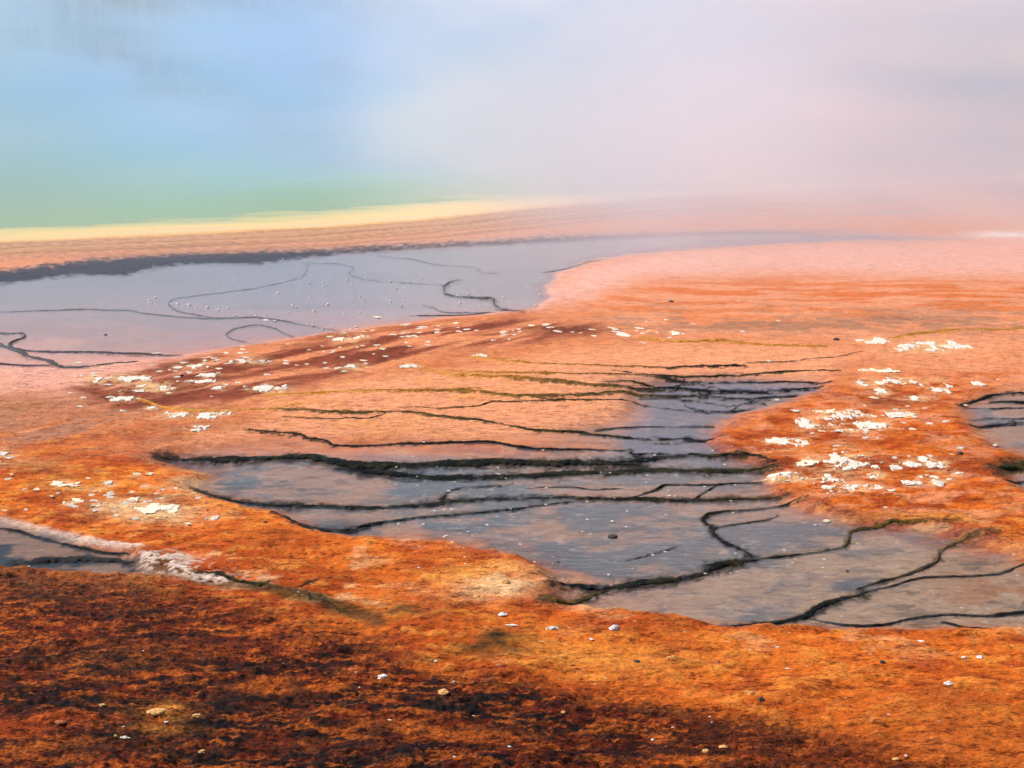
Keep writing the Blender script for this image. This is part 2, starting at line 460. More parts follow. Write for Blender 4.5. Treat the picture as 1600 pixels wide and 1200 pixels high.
# ------------------------------------------------------------------ materials
def ground_material():
    m = NT("microbial_mat_ground")
    P = m.pos()
    col = m.attr("mat_color", False)
    fine, wet, speck = m.attr("fine"), m.attr("wet"), m.attr("speck")
    mp = m.n("Mapping"); m.l(P, mp.inputs[0]); mp.inputs["Scale"].default_value = (.5, 1, 1)
    a = m.noise(mp.outputs[0], 10.0, 10, .70)
    b = m.noise(mp.outputs[0], 42.0, 8, .70)
    c = m.noise(P, 3.2, 6, .6)
    s = m.math('ADD', m.math('MULTIPLY', a, .5), m.math('MULTIPLY', b, .5))
    lo = m.rng(s, .425, .49)                      # darker and paler growth; the dark also paints shade in crevices
    dark = m.mixc(1.0, col, (.22, .17, .17), 'MULTIPLY')
    pale = m.mixc(1.0, col, (1.6, 1.65, 1.5), 'MULTIPLY')
    c1 = m.mixc(m.math('MULTIPLY', m.math('SUBTRACT', 1.0, lo), fine, clamp=True), col, dark)
    c2 = m.mixc(m.math('MULTIPLY', m.rng(s, .53, .58), m.math('MULTIPLY', fine, .8), clamp=True), c1, pale)
    gr = m.noise(mp.outputs[0], 95.0, 3, .6)
    c2 = m.mixc(m.math('MULTIPLY', m.rng(gr, .56, .40), m.math('MULTIPLY', fine, .75), clamp=True), c2, m.mixc(1.0, c2, (.42, .36, .36), 'MULTIPLY'))
    c3 = m.mixc(m.math('MULTIPLY', m.rng(c, .35, .65), .25), c2, m.mixc(1.0, c2, (.78, .66, .58), 'MULTIPLY'))
    vo = m.n("TexVoronoi")
    m.l(P, vo.inputs["Vector"])
    vo.inputs["Scale"].default_value = 14.0
    dot = m.math('LESS_THAN', vo.outputs["Distance"], .20)
    sep = m.n("SeparateColor"); m.l(vo.outputs["Color"], sep.inputs[0])
    rare = m.math('GREATER_THAN', sep.outputs[0], .965)
    c4 = m.mixc(m.math('MULTIPLY', m.math('MULTIPLY', dot, rare), speck), c3, (.75, .66, .56))
    bs = m.n("BsdfPrincipled")
    m.l(c4, bs.inputs["Base Color"])
    m.l(m.math('MULTIPLY_ADD', wet, -.42, .92), bs.inputs["Roughness"])
    bs.inputs["Specular IOR Level"].default_value = .06
    bp = m.n("Bump")
    bp.inputs["Distance"].default_value = .03
    m.l(m.rng(fine, .2, 1.2, .12, .45, False), bp.inputs["Strength"])
    m.l(m.math('ADD', a, m.math('MULTIPLY', b, .5)), bp.inputs["Height"])
    m.l(bp.outputs[0], bs.inputs["Normal"])
    m.l(bs.outputs[0], m.out.inputs[0])
    return m.m


def water_material(name, tint, rough, rip, scale, refl=1.0):
    m = NT(name)
    P = m.pos()
    mp = m.n("Mapping"); m.l(P, mp.inputs[0]); mp.inputs["Scale"].default_value = (.6, 1.6, 1)
    bp = m.n("Bump")
    bp.inputs["Strength"].default_value = rip
    bp.inputs["Distance"].default_value = .02
    m.l(m.noise(mp.outputs[0], scale, 4, .6, .5), bp.inputs["Height"])
    fr = m.n("Fresnel"); fr.inputs[0].default_value = 1.33
    m.l(bp.outputs[0], fr.inputs["Normal"])
    tr = m.n("BsdfTransparent"); tr.inputs[0].default_value = tint + (1,)
    gl = m.n("BsdfGlossy"); gl.inputs["Roughness"].default_value = rough
    m.l(bp.outputs[0], gl.inputs["Normal"])
    mx = m.n("MixShader")
    film = m.math('MULTIPLY_ADD', m.math('SUBTRACT', m.noise(P, 7.0, 8, .7), .5), 1.1, m.attr("film"), clamp=True)
    film = m.math('MULTIPLY', film, m.rng(m.attr("film"), 0.0, .25))
    m.l(m.math('MULTIPLY', fr.outputs[0], film), mx.inputs[0])
    m.l(tr.outputs[0], mx.inputs[1]); m.l(gl.outputs[0], mx.inputs[2])
    m.l(mx.outputs[0], m.out.inputs[0])
    return m.m


def spring_material():
    m = NT("hot_spring_water")
    d = m.attr("inshore")
    n = m.noise(m.pos(), .25, 4, .6)
    x = m.math('ADD', d, m.math('MULTIPLY', m.math('SUBTRACT', n, .5), m.math('MULTIPLY_ADD', d, .9, 4.0)))
    x = m.math('DIVIDE', x, 70.0)
    r = m.n("ValToRGB")
    e = r.color_ramp.elements
    pts = [(0.0, (.85, .50, .10)), (.03, (.95, .56, .03)), (.055, (.66, .50, .04)), (.085, (.20, .30, .02)), (.20, (.12, .30, .04)), (.36, (.10, .34, .22)),
           (.55, (.03, .18, .40)), (1.0, (.008, .06, .30))]
    e[0].position, e[0].color = pts[0][0], pts[0][1] + (1,)
    e[1].position, e[1].color = pts[-1][0], pts[-1][1] + (1,)
    for p, c in pts[1:-1]:
        q = e.new(p); q.color = c + (1,)
    m.l(x, r.inputs[0])
    bs = m.n("BsdfPrincipled")
    m.l(r.outputs[0], bs.inputs["Base Color"])
    bs.inputs["Roughness"].default_value = .22
    bs.inputs["IOR"].default_value = 1.33
    bs.inputs["Specular IOR Level"].default_value = .25
    bp = m.n("Bump"); bp.inputs["Strength"].default_value = .35; bp.inputs["Distance"].default_value = .1
    m.l(m.noise(m.pos(), 1.6, 4, .6), bp.inputs["Height"])
    m.l(bp.outputs[0], bs.inputs["Normal"])
    m.l(bs.outputs[0], m.out.inputs[0])
    return m.m


def rim_material():
    m = NT("rim_growth")
    P = m.pos()
    tone = m.attr("tone")
    f = m.noise(P, 22.0, 7, .7, .8)
    g = m.noise(P, 5.0, 5, .6)
    t = m.math('ADD', tone, m.math('MULTIPLY', m.math('SUBTRACT', f, .5), m.math('MULTIPLY_ADD', tone, .6, .25)))
    t = m.math('ADD', t, m.math('MULTIPLY', m.math('SUBTRACT', g, .42), .75))
    r = m.n("ValToRGB")
    e = r.color_ramp.elements
    pts = [(0.0, (.0022, .0048, .0062)), (.15, (.0045, .0065, .0060)), (.36, (.040, .032, .009)), (.55, (.15, .075, .012)), (.78, (.42, .16, .020)), (1.0, (.60, .30, .07))]
    e[0].position, e[0].color = pts[0][0], pts[0][1] + (1,)
    e[1].position, e[1].color = pts[-1][0], pts[-1][1] + (1,)
    for p, c in pts[1:-1]:
        q = e.new(p); q.color = c + (1,)
    m.l(t, r.inputs[0])
    c = m.mixc(m.math('MULTIPLY', m.attr("ashen"), .9), r.outputs[0], (.17, .145, .15))
    bs = m.n("BsdfPrincipled")
    m.l(c, bs.inputs["Base Color"])
    bs.inputs["Roughness"].default_value = .8
    bs.inputs["Specular IOR Level"].default_value = .05
    bp = m.n("Bump"); bp.inputs["Strength"].default_value = .9; bp.inputs["Distance"].default_value = .03
    m.l(f, bp.inputs["Height"]); m.l(bp.outputs[0], bs.inputs["Normal"])
    m.l(bs.outputs[0], m.out.inputs[0])
    return m.m


def crust_material(name, c0, c1, scale=18):
    m = NT(name)
    P = m.n("TexCoord").outputs["Object"]
    f = m.noise(P, scale, 7, .65, .5)
    c = m.mixc(m.rng(f, .30, .5), c1, c0)
    bs = m.n("BsdfPrincipled")
    m.l(c, bs.inputs["Base Color"])
    bs.inputs["Roughness"].default_value = .8
    bp = m.n("Bump"); bp.inputs["Strength"].default_value = .7; bp.inputs["Distance"].default_value = .02
    m.l(f, bp.inputs["Height"]); m.l(bp.outputs[0], bs.inputs["Normal"])
    m.l(bs.outputs[0], m.out.inputs[0])
    return m.m


M_GROUND = ground_material()
M_POOL = water_material("shallow_pool_water", (.93, .93, .95), .10, .35, 7.0)
M_SPRING = spring_material()
M_RIM = rim_material()
M_CRUST = crust_material("white_sinter", (.70, .62, .52), (.50, .33, .19), 40)
M_PALE = crust_material("cream_sinter", (.82, .68, .50), (.66, .42, .22))
M_STONE_W = crust_material("pale_stone", (.78, .74, .68), (.12, .10, .09), 26)
M_STONE_D = crust_material("dark_stone", (.035, .030, .028), (.008, .008, .009), 26)
M_STONE_R = crust_material("rust_mat", (.40, .10, .018), (.16, .030, .008), 26)
M_STONE_G = crust_material("golden_mat", (.66, .34, .10), (.34, .11, .02), 26)

# ------------------------------------------------------------------ ground sheet
TG = "white crust patches on the orange tongue"
LG = "white crust patches on the brick red streaks"
BIG = [  # label, u, v, w, h, group
 ("bright white crust sheet, lowest and widest streak on the far right slope", 1455, 546, 86, 12, TG),
 ("smaller white crust left of and just above the wide far right sheet", 1363, 537, 34, 8, TG),
 ("thin cream crust line above the upper row of white patches on the tongue", 1372, 584, 44, 5, TG),
 ("white crust patch at the left end of the upper row on the tongue", 1361, 603, 34, 9, TG),
 ("forked white crust patch second in the upper row on the tongue", 1394, 600, 28, 8, TG),
 ("small white crust patch third in the upper row on the tongue", 1418, 600, 22, 8, TG),
 ("broad white crust patch at the right end of the upper row on the tongue", 1458, 604, 34, 9, TG),
 ("white crust chip alone beneath the middle of the upper row", 1378, 617, 22, 8, TG),
 ("white crust chip under the right end of the upper row", 1468, 616, 20, 7, TG),
 ("lone flat white crust bar right of the brown hollow on the tongue", 1434, 626, 34, 6, TG),
 ("faint cream crust smear at the upper left of the middle cluster", 1290, 649, 26, 7, TG),
 ("white crust bar on the left arm of the middle cluster", 1297, 658, 32, 7, TG),
 ("white crust patch with a dark hole, topmost of the middle cluster", 1333, 654, 36, 13, TG),
 ("narrow white crust strip right beside the holed patch", 1356, 655, 18, 6, TG),
 ("white crust patch at the right end of the middle cluster", 1406, 650, 34, 10, TG),
 ("spiky white crust patch at the left end of the middle cluster", 1266, 667, 28, 15, TG),
 ("small flat white crust below the left arm of the middle cluster", 1301, 668, 22, 5, TG),
 ("big white crust lens at the centre of the middle cluster", 1361, 669, 46, 11, TG),
 ("long thin white crust line along the bottom of the middle cluster", 1326, 679, 42, 5, TG),
 ("large white crust wedge alone on the left of the tongue", 1224, 696, 54, 12, TG),
 ("branching cream crust left of the big ragged patch in the rust hollow", 1262, 725, 30, 13, TG),
 ("big ragged white crust with arms in the rust hollow", 1318, 725, 62, 24, TG),
 ("white crust chip above right of the big ragged patch", 1346, 714, 22, 7, TG),
 ("small white crust between the big ragged patch and the hollow's right half", 1350, 730, 20, 8, TG),
 ("small white crust bits in the middle of the rust hollow", 1400, 735, 16, 7, TG),
 ("broken white crust in the middle right of the rust hollow", 1420, 731, 24, 12, TG),
 ("speckled white crust above the square patch in the rust hollow", 1454, 728, 20, 16, TG),
 ("white crust flake at the right end of the rust hollow", 1475, 731, 14, 6, TG),
 ("white crust flake slanting on the bank right of the square patch", 1489, 745, 22, 7, TG),
 ("longest white crust bar on the lower edge of the tongue", 1246, 751, 84, 11, TG),
 ("white crust bar stepping down from the right end of the longest bar", 1293, 757, 38, 9, TG),
 ("small white crust right of the longest bar under the hollow", 1371, 748, 22, 8, TG),
 ("faint white crust between the small crust and the square patch", 1433, 751, 10, 6, TG),
 ("low white crust left of the square patch", 1424, 761, 22, 8, TG),
 ("square white crust patch at the lower right of the tongue", 1466, 757, 32, 16, TG),
 ("second longest white crust bar below the longest one", 1331, 769, 66, 9, TG),
 ("white crust sliver at the very bottom of the tongue", 1307, 778, 28, 6, TG),
 ("tiny white crust dot near the bottom right of the tongue", 1396, 775, 11, 5, TG),
 ("pale white crust flake on the right shoulder of the tongue", 1529, 604, 15, 6, TG),
 ("white crust spread at the left frame edge beside the orange flats", 8, 721, 34, 16, "white crust patches on the left flats"),
 ("broken white crust streak at the upper left of the brick red flats", 165, 597, 60, 9, LG),
 ("white crust streak right after the upper left one", 205, 594, 44, 8, LG),
 ("white crust flake on the shoulder above the streaks", 240, 605, 40, 7, LG),
 ("long white crust streak slanting up beside the dark pebble", 237, 611, 52, 7, LG),
 ("small white crust chip high on the brick red bank", 278, 579, 14, 5, LG),
 ("cream crust near the pool edge above the brick red streaks", 314, 576, 26, 6, LG),
 ("white crust streak high on the brick red bank", 389, 568, 42, 7, LG),
 ("white crust flake in the middle of the brick red streaks", 326, 592, 26, 5, LG),
 ("thin white crust streak below the middle flake", 317, 601, 38, 4, LG),
 ("white crust bar low at the left of the brick red streaks", 186, 626, 38, 6, LG),
 ("white crust chip above the low left bar", 187, 616, 20, 4, LG),
 ("large bright white crust at the right of the brick red streaks", 424, 612, 42, 12, LG),
 ("white crust sliver right of the small dark pebble on the brick red bank", 345, 610, 22, 4, LG),
 ("white crust row left of the large bright one", 393, 611, 20, 5, LG),
 ("white crust scatter on the golden beaded rim", 277, 651, 40, 8, LG),
 ("bright white crust lens below the golden beaded rim", 327, 654, 28, 8, LG),
 ("white crust above right of the bright lens", 347, 648, 26, 6, LG),
 ("bright white crust alone above the salmon terrace tip", 307, 673, 26, 7, LG),
 ("white crust flake left of the golden beaded rim", 234, 641, 20, 5, LG),
 ("thin white crust sliver at far left of the brick streaks", 204, 646, 24, 4, LG),
 ("cream crust patch where the lavender pool meets the orange bank", 548, 534, 38, 9, LG),
 ("thin white crust blade right of the large bright one", 643, 574, 24, 6, LG),
 ("faint white crust under the thin blade", 553, 577, 44, 6, LG),
 ("white crust chip on the golden rim over the salmon terrace", 750, 560, 16, 5, LG),
 ("white crust lump in the dark brick strip at centre", 975, 526, 16, 6, LG),
 ("cream crust bar at the right end of the dark brick strip", 1054, 523, 14, 6, LG),
 ("cream crust sheet below the low left cluster on the orange flats", 236, 803, 70, 12, "white crust patches on the left flats"),
 ("white crust chip among dark specks over the cream sheet", 212, 788, 16, 5, "white crust patches on the left flats"),
 ("flat white crust flake at mid left of the orange flats", 172, 761, 15, 5, "white crust patches on the left flats"),
 ("flat white crust flake below the flat one at mid left", 170, 797, 20, 4, "white crust patches on the left flats"),
 ("cream crust spread in the left orange flats", 103, 764, 36, 9, "white crust patches on the left flats"),
 ("cream crust patch under the cream spread", 112, 790, 30, 7, "white crust patches on the left flats"),
 ("white crust chip on the bank above the central pool tip", 333, 818, 16, 6, "white crust patches on the left flats"),
]
G_UP = "dark veins of the lavender pool"
G_MID = "thin rims of the salmon terraces"
G_CEN = "dark rims of the central pool"
G_RI = "dark rims of the side pool"
# label, group, points, thickness, tone start, tone end, ashen
RIMS = [
 ("faint grey rim running nearly straight across the whole lavender pool to the orange bank", G_UP, [(-60, 486), (0, 486), (60, 484), (140, 483), (200, 484), (225, 489), (265, 493), (320, 496), (380, 495), (430, 499), (480, 508), (528, 516)], 4, .1, .2, .75),
 ("long grey rim curving from the dark band into the sparkling middle of the pool", G_UP, [(482, 409), (474, 430), (440, 441), (395, 450), (345, 457), (300, 462), (268, 468), (266, 478), (283, 487), (312, 492), (342, 496)], 3.6, .1, .1, .9),
 ("small looping grey rim enclosing a pool beside the orange bank", G_UP, [(385, 533), (362, 529), (354, 522), (366, 513), (400, 507), (430, 512), (446, 521), (458, 525)], 3.5, .05, .1, .7),
 ("dark hook shaped rim at the left edge trailing into a long straight line", G_UP, [(-60, 514), (0, 519), (33, 520), (37, 527), (20, 533), (18, 540), (36, 546), (64, 548), (110, 549), (170, 550), (230, 552), (282, 554)], 5, .04, .12, .4),
 ("broad broken rim slanting down toward the left end of the orange flats", G_UP, [(-10, 532), (18, 544), (45, 555), (75, 562), (92, 571), (130, 573), (168, 570)], 7, .1, .2, .55),
 ("short dark rim low at the left frame edge of the lavender pool", G_UP, [(-60, 565), (0, 567), (40, 570), (84, 569)], 4, .05, .05, .4),
 ("crooked dark rim with a thick bend near the right end of the lavender pool", G_UP, [(718, 436), (700, 442), (693, 449), (697, 458), (713, 463), (745, 465), (770, 466), (772, 473), (782, 481), (800, 485), (818, 488)], 6.5, .02, .04, .55),
 ("pale violet rim leaving the dark band and wandering right above the crooked rim", G_UP, [(590, 398), (612, 402), (640, 404), (680, 413), (740, 417), (752, 425), (778, 427)], 4, .05, .05, .95),
 ("thin violet rim at mid pool running right into the crooked rim", G_UP, [(480, 410), (528, 412), (552, 418), (545, 427), (566, 435), (605, 440), (655, 443), (695, 444)], 2.6, .05, .05, .95),
 ("thin dark rim forming a small bay under the crooked rim", G_UP, [(662, 476), (678, 480), (690, 486), (740, 488), (766, 487)], 2.5, .02, .05, .5),
 ("fine dark line on the orange bank just below the crooked rim", G_UP, [(640, 493), (690, 492), (735, 491), (772, 488)], 2.5, .03, .1, .4),
 ("thin grey shoreline rim against the pink flat on the right of the lavender pool", G_UP, [(848, 426), (878, 420), (912, 412), (950, 405)], 2.2, .05, .05, .9),
 ("tiny dark rim on pink mud below the left straight line", G_UP, [(150, 569), (185, 568), (220, 567)], 3, .05, .2, .3),
 ("olive rim dipping gently across the widest salmon terrace into the blue pool", G_MID, [(430, 641), (483, 643), (533, 647), (600, 646), (640, 646), (700, 653), (746, 657), (800, 667), (833, 673), (900, 674), (926, 677), (976, 682), (1006, 687), (1066, 684), (1100, 688)], 4.6, .45, .10, 0),
 ("golden beaded rim from the white flakes across the salmon flats, lowest of the golden ones", G_MID, [(215, 624), (236, 632), (255, 639), (300, 645), (350, 644), (420, 641), (470, 636)], 4, .85, .80, 0),
 ("thick golden rim turning olive as it crosses the middle of the salmon terraces", G_MID, [(420, 620), (533, 617), (600, 615), (700, 613), (733, 614), (790, 621), (866, 620), (933, 618), (985, 617), (1066, 618), (1110, 620)], 5.4, .85, .25, 0),
 ("golden to black rim stepping down to the point of the blue pool", G_MID, [(660, 578), (682, 582), (710, 588), (760, 590), (820, 594), (866, 597), (900, 601), (933, 607), (980, 610), (1040, 609), (1100, 611), (1150, 611)], 5.8, .85, .05, 0),
 ("fine golden rim just above the stepped golden one", G_MID, [(690, 580), (730, 582), (800, 583), (866, 585), (940, 587), (990, 589), (1030, 593)], 3.0, .85, .35, 0),
 ("highest thin amber rim of the salmon terraces", G_MID, [(740, 561), (800, 566), (860, 570), (920, 573), (1000, 574), (1045, 575)], 2.8, .85, .45, 0),
 ("short black rim with a shiny edge high on the salmon terrace", G_MID, [(1044, 576), (1070, 574), (1090, 573), (1112, 574), (1140, 573), (1165, 575)], 4.6, .02, .15, 0),
 ("long thin black rim rising rightward toward the orange tongue", G_MID, [(958, 580), (1000, 587), (1040, 592), (1090, 591), (1150, 589), (1200, 585), (1250, 582), (1312, 582)], 3.0, .15, .25, 0),
 ("hairline grey rim curling over the salmon flat at upper right", G_MID, [(1165, 572), (1250, 567), (1305, 563), (1330, 557), (1350, 553)], 1.5, .3, .6, .3),
 ("olive line branching below the thick golden rim", G_MID, [(826, 622), (860, 627), (900, 627), (960, 628), (1000, 632), (1040, 637), (1070, 641), (1110, 645), (1150, 643)], 2.8, .45, .04, 0),
 ("hairline golden crease in the wide salmon terrace", G_MID, [(620, 640), (690, 640), (745, 636), (775, 630), (850, 629), (900, 628)], 1.6, .55, .4, 0),
 ("hairline crease close below the olive dipping rim", G_MID, [(440, 655), (500, 656), (560, 656), (590, 653), (608, 647)], 1.6, .5, .2, .2),
 ("beaded golden rim on the far right orange slope", G_MID, [(1385, 533), (1440, 523), (1500, 520), (1560, 518), (1620, 515), (1700, 512)], 5, .75, .65, 0),
 ("broken golden rim along the upper edge of the salmon terrace", G_MID, [(1000, 530), (1060, 537), (1120, 535), (1200, 541), (1290, 545)], 4, .8, .7, 0),
 ("topmost black rim reaching the point of the blue pool", G_CEN, [(1030, 594), (1070, 597), (1120, 597), (1180, 597), (1230, 596), (1296, 599)], 4.5, .05, .02, 0),
 ("thick blue black rim just under the topmost one at the pool point", G_CEN, [(985, 607), (1060, 606), (1130, 611), (1200, 610), (1250, 607), (1286, 604)], 7, .08, .0, 0),
 ("black rim third from the top at the pool point", G_CEN, [(1050, 618), (1100, 617), (1140, 622), (1190, 621), (1245, 617)], 4.5, .04, .02, 0),
 ("thin dark zigzag crack linking the rims of the pool point", G_CEN, [(1085, 596), (1100, 602), (1120, 606), (1150, 612)], 2.2, .03, .03, 0),
 ("thin black rim slanting down below the pool point", G_CEN, [(1064, 628), (1100, 628), (1135, 634), (1165, 630), (1195, 629)], 2.8, .03, .03, 0),
 ("fine black crack crossing the blue water beside the orange tongue", G_CEN, [(1145, 642), (1152, 634), (1175, 627), (1190, 628), (1200, 632)], 2.2, .03, .03, 0),
 ("fine black rim curving inside the pool point just under its thick blue black rim", G_CEN, [(1075, 612), (1120, 615), (1165, 615), (1215, 613), (1262, 609)], 2.4, .05, .02, 0),
 ("fine black rim opening left from the orange shore under the third rim of the point", G_CEN, [(1000, 622), (1045, 622), (1075, 625), (1110, 622), (1150, 626), (1205, 625)], 2.4, .10, .02, 0),
 ("hairline crack joining the fine rims in the blue water of the point", G_CEN, [(1068, 632), (1085, 640), (1125, 643), (1160, 641), (1180, 636)], 2.0, .03, .03, 0),
 ("fine dark rim just above the scalloped rim near the tongue", G_CEN, [(965, 682), (990, 685), (1030, 683), (1062, 686), (1090, 690)], 2.4, .05, .03, 0),
 ("fine olive rim between the salmon terrace and the thick blue black rim", G_CEN, [(935, 602), (985, 601), (1030, 604), (1062, 601), (1100, 600)], 2.4, .3, .05, 0),
 ("hairline dark crease in the slate water right of the little arched rim", G_CEN, [(820, 762), (880, 760), (930, 764), (975, 762)], 1.8, .05, .08, .2),
 ("straight thin black rim left of the tip of the orange tongue", G_CEN, [(930, 672), (966, 667), (1020, 666), (1066, 666), (1114, 665)], 3.2, .10, .03, 0),
 ("short thin rim below the straight one beside the tongue tip", G_CEN, [(1000, 691), (1045, 692), (1085, 690), (1116, 687)], 2.6, .05, .03, 0),
 ("dark scalloped rim starting with white flecks above the thickest rim", G_CEN, [(388, 672), (430, 676), (468, 678), (480, 683), (510, 687), (522, 693), (560, 695), (600, 694), (640, 691), (700, 690), (760, 688), (800, 694), (835, 699), (880, 701), (950, 701), (982, 703), (992, 711), (1022, 714)], 5, .18, .03, 0),
 ("thickest black green rim sweeping right from the left tip of the pool", G_CEN, [(246, 718), (300, 717), (380, 715), (470, 713), (515, 718), (550, 724), (600, 727), (670, 725), (740, 721), (800, 719), (870, 721), (950, 722), (1000, 724)], 12, .10, .12, 0),
 ("black rim forking off below the thickest one and turning olive at right", G_CEN, [(535, 726), (570, 735), (620, 741), (680, 745), (760, 744), (820, 742), (880, 738), (960, 735), (1010, 733), (1066, 733), (1130, 735), (1210, 731)], 10, .03, .22, 0),
 ("dark rim with a brown end running into the base of the orange tongue", G_CEN, [(960, 720), (1000, 717), (1030, 713), (1066, 711), (1100, 710), (1140, 712), (1180, 715), (1200, 720)], 8, .04, .18, 0),
 ("thin black link rim joining two dark rims near the tongue base", G_CEN, [(985, 700), (988, 708), (1020, 707), (1052, 709)], 2.8, .03, .03, 0),
 ("little arched dark rim in the middle of the slate terrace", G_CEN, [(690, 778), (694, 773), (703, 766), (722, 761), (760, 759), (790, 757), (802, 752)], 4, .04, .04, .1),
 ("long black rim across the lower slate terrace ending in olive at right", G_CEN, [(306, 766), (330, 775), (370, 782), (430, 787), (500, 788), (560, 791), (600, 792), (645, 788), (690, 783), (715, 779), (800, 778), (880, 776), (960, 778), (1066, 780), (1140, 777), (1225, 775)], 8, .08, .18, 0),
 ("dark rim rising right along the lower shore from the teal hollow", G_CEN, [(450, 822), (490, 829), (533, 826), (600, 814), (650, 808), (720, 801), (790, 796), (850, 787), (905, 781)], 5.5, .04, .10, 0),
 ("teal black ragged strip painted as channel shade in the hollow at the lower left shore", G_CEN, [(425, 806), (460, 817), (500, 824), (545, 829), (575, 822)], 6, .0, .02, .1),  # dark strip stands in for the shadow in the channel
 ("thin zigzag rim over the long black rim near the orange tongue", G_CEN, [(985, 779), (1005, 771), (1024, 765), (1040, 757), (1070, 756), (1110, 757), (1160, 754), (1200, 752)], 3.6, .12, .12, 0),
 ("short slanting crack right of the zigzag rim", G_CEN, [(1085, 776), (1105, 766), (1122, 757)], 2.8, .1, .1, .1),
 ("dark rim bending like an elbow down through the open grey water", G_CEN, [(1260, 783), (1210, 790), (1170, 795), (1130, 798), (1108, 802), (1098, 811), (1112, 822), (1119, 838), (1140, 850), (1166, 860), (1180, 871)], 6, .22, .05, 0),
 ("thin rim branching right from the elbow rim", G_CEN, [(1117, 823), (1150, 818), (1172, 815), (1200, 810), (1216, 803)], 3.2, .15, .1, 0),
 ("massive dark rim rising from the lower shore to a corner in the tan water", G_CEN, [(868, 911), (900, 914), (940, 917), (985, 914), (1020, 909), (1060, 903), (1100, 893), (1130, 881), (1172, 873)], 14, .10, .16, 0),
 ("black rim turning the corner upward and fading into a golden line", G_CEN, [(1160, 874), (1200, 870), (1250, 863), (1290, 857), (1320, 852), (1327, 840), (1330, 829), (1350, 825), (1400, 821), (1450, 821), (1500, 820)], 7, .05, .55, 0),
 ("brown stub of rim below the massive dark one", G_CEN, [(845, 945), (870, 942), (905, 934), (950, 919)], 10, .42, .28, 0),
 ("dark rim climbing from the lowest shore through the tan shallows", G_CEN, [(1122, 979), (1160, 977), (1210, 971), (1240, 966), (1265, 958), (1282, 945), (1320, 932), (1350, 927)], 9, .02, .10, 0),
 ("ragged olive rim in the tan shallows pointing at the golden line", G_CEN, [(1340, 918), (1375, 907), (1405, 900), (1440, 888), (1463, 876), (1470, 858), (1500, 845), (1560, 837)], 7, .16, .50, .1),
 ("wavy dark rim spreading right along the lowest shore", G_CEN, [(1258, 961), (1290, 970), (1340, 977), (1390, 972), (1425, 963), (1480, 958), (1540, 960), (1600, 954), (1680, 950)], 5.5, .04, .08, .1),
 ("faint olive rim high in the tan shallows near the right edge", G_CEN, [(1340, 926), (1390, 915), (1440, 902), (1500, 899), (1560, 894), (1610, 876), (1660, 862)], 3.8, .25, .30, .2),
 ("small forked dark rim at the lower right shore", G_CEN, [(1470, 969), (1505, 977), (1530, 983), (1545, 985)], 4, .05, .05, .1),
 ("short broken crack in open grey water near the small dark stone", G_CEN, [(975, 876), (1005, 869), (1028, 862), (1045, 857), (1060, 852)], 2.8, .08, .08, .2),
 ("uppermost dark rim of the pool at the right edge", G_RI, [(1500, 634), (1530, 624), (1560, 615), (1620, 612), (1700, 612)], 5.5, .20, .06, 0),
 ("teal black rim second from the top of the right edge pool", G_RI, [(1545, 627), (1580, 627), (1640, 630), (1700, 630)], 5, .03, .03, 0),
 ("thin dark line third from the top of the right edge pool", G_RI, [(1508, 636), (1550, 637), (1600, 637), (1680, 638)], 3, .03, .03, 0),
 ("dark rim with a split left end in the right edge pool", G_RI, [(1515, 655), (1545, 653), (1580, 654), (1640, 652)], 3.4, .06, .03, 0),
 ("heavier teal rim below the split one in the right edge pool", G_RI, [(1516, 664), (1535, 666), (1570, 662), (1600, 659), (1680, 657)], 6.5, .06, .02, 0),
 ("massive olive black rim at the foot of the right edge pool", G_RI, [(1558, 737), (1580, 730), (1610, 724), (1660, 720), (1720, 720)], 15, .30, .08, 0),
 ("lowest dark rim of the right edge pool", G_RI, [(1570, 755), (1600, 752), (1640, 750), (1700, 750)], 5.5, .25, .08, 0),
 ("ragged teal black ledge in the brown runnel at lower left", "dark ledges of the lower left runnel", [(20, 880), (50, 877), (90, 872), (130, 871), (170, 873), (210, 879)], 10, .0, .03, .15),
 ("small teal ledge under the white strip at lower left", "dark ledges of the lower left runnel", [(0, 824), (30, 829), (60, 838), (110, 851), (165, 863), (200, 868)], 5, .0, .05, .1),
 ("broken green ledge trailing from the pale crust into the orange bank", "dark ledges of the lower left runnel", [(310, 899), (350, 905), (400, 918), (450, 930), (500, 945), (545, 962)], 6, .22, .32, 0),
 ("short green crack rising right from the green ledge", "dark ledges of the lower left runnel", [(462, 927), (490, 920), (520, 912)], 3, .25, .3, 0),
]


vs = np.concatenate([np.array([153.0, 153.6, 154.5, 156, 158, 160.5, 163.5, 167]), np.arange(171, 260, 2.2), np.arange(260, 1302, 1.3), np.array([1330, 1380, 1500, 1700, 2100, 2800])])
_, rows = unproj(np.full(vs.shape, 800.0), vs)
ang = np.concatenate([np.radians(np.array([-62, -52, -44, -38, -33, -29, -26, -24, -22, -20.8, -20, -19.4])),
                      np.linspace(math.radians(-18.9), math.radians(18.9), 1180),
                      np.radians(np.array([19.4, 20, 20.8, 22, 24, 26, 29, 33, 38, 44, 52, 62]))])
YY, TT = np.meshgrid(rows, np.tan(ang), indexing='ij')
XX = YY * TT
Z, C, FINE, WET, SPECK, DUP, DCE, DRI, DLC, VUP, VCE, VRI, VLC = fields(XX, YY)
UU, VV = plan(XX, YY)
NA = fbm(XX, YY, 9.0, 4, 811, .65) - .5
NB = fbm(XX, YY, 2.6, 4, 821) - .5
NG = fbm(XX * 1.4, YY * .6, 26.0, 3, 831, .7)
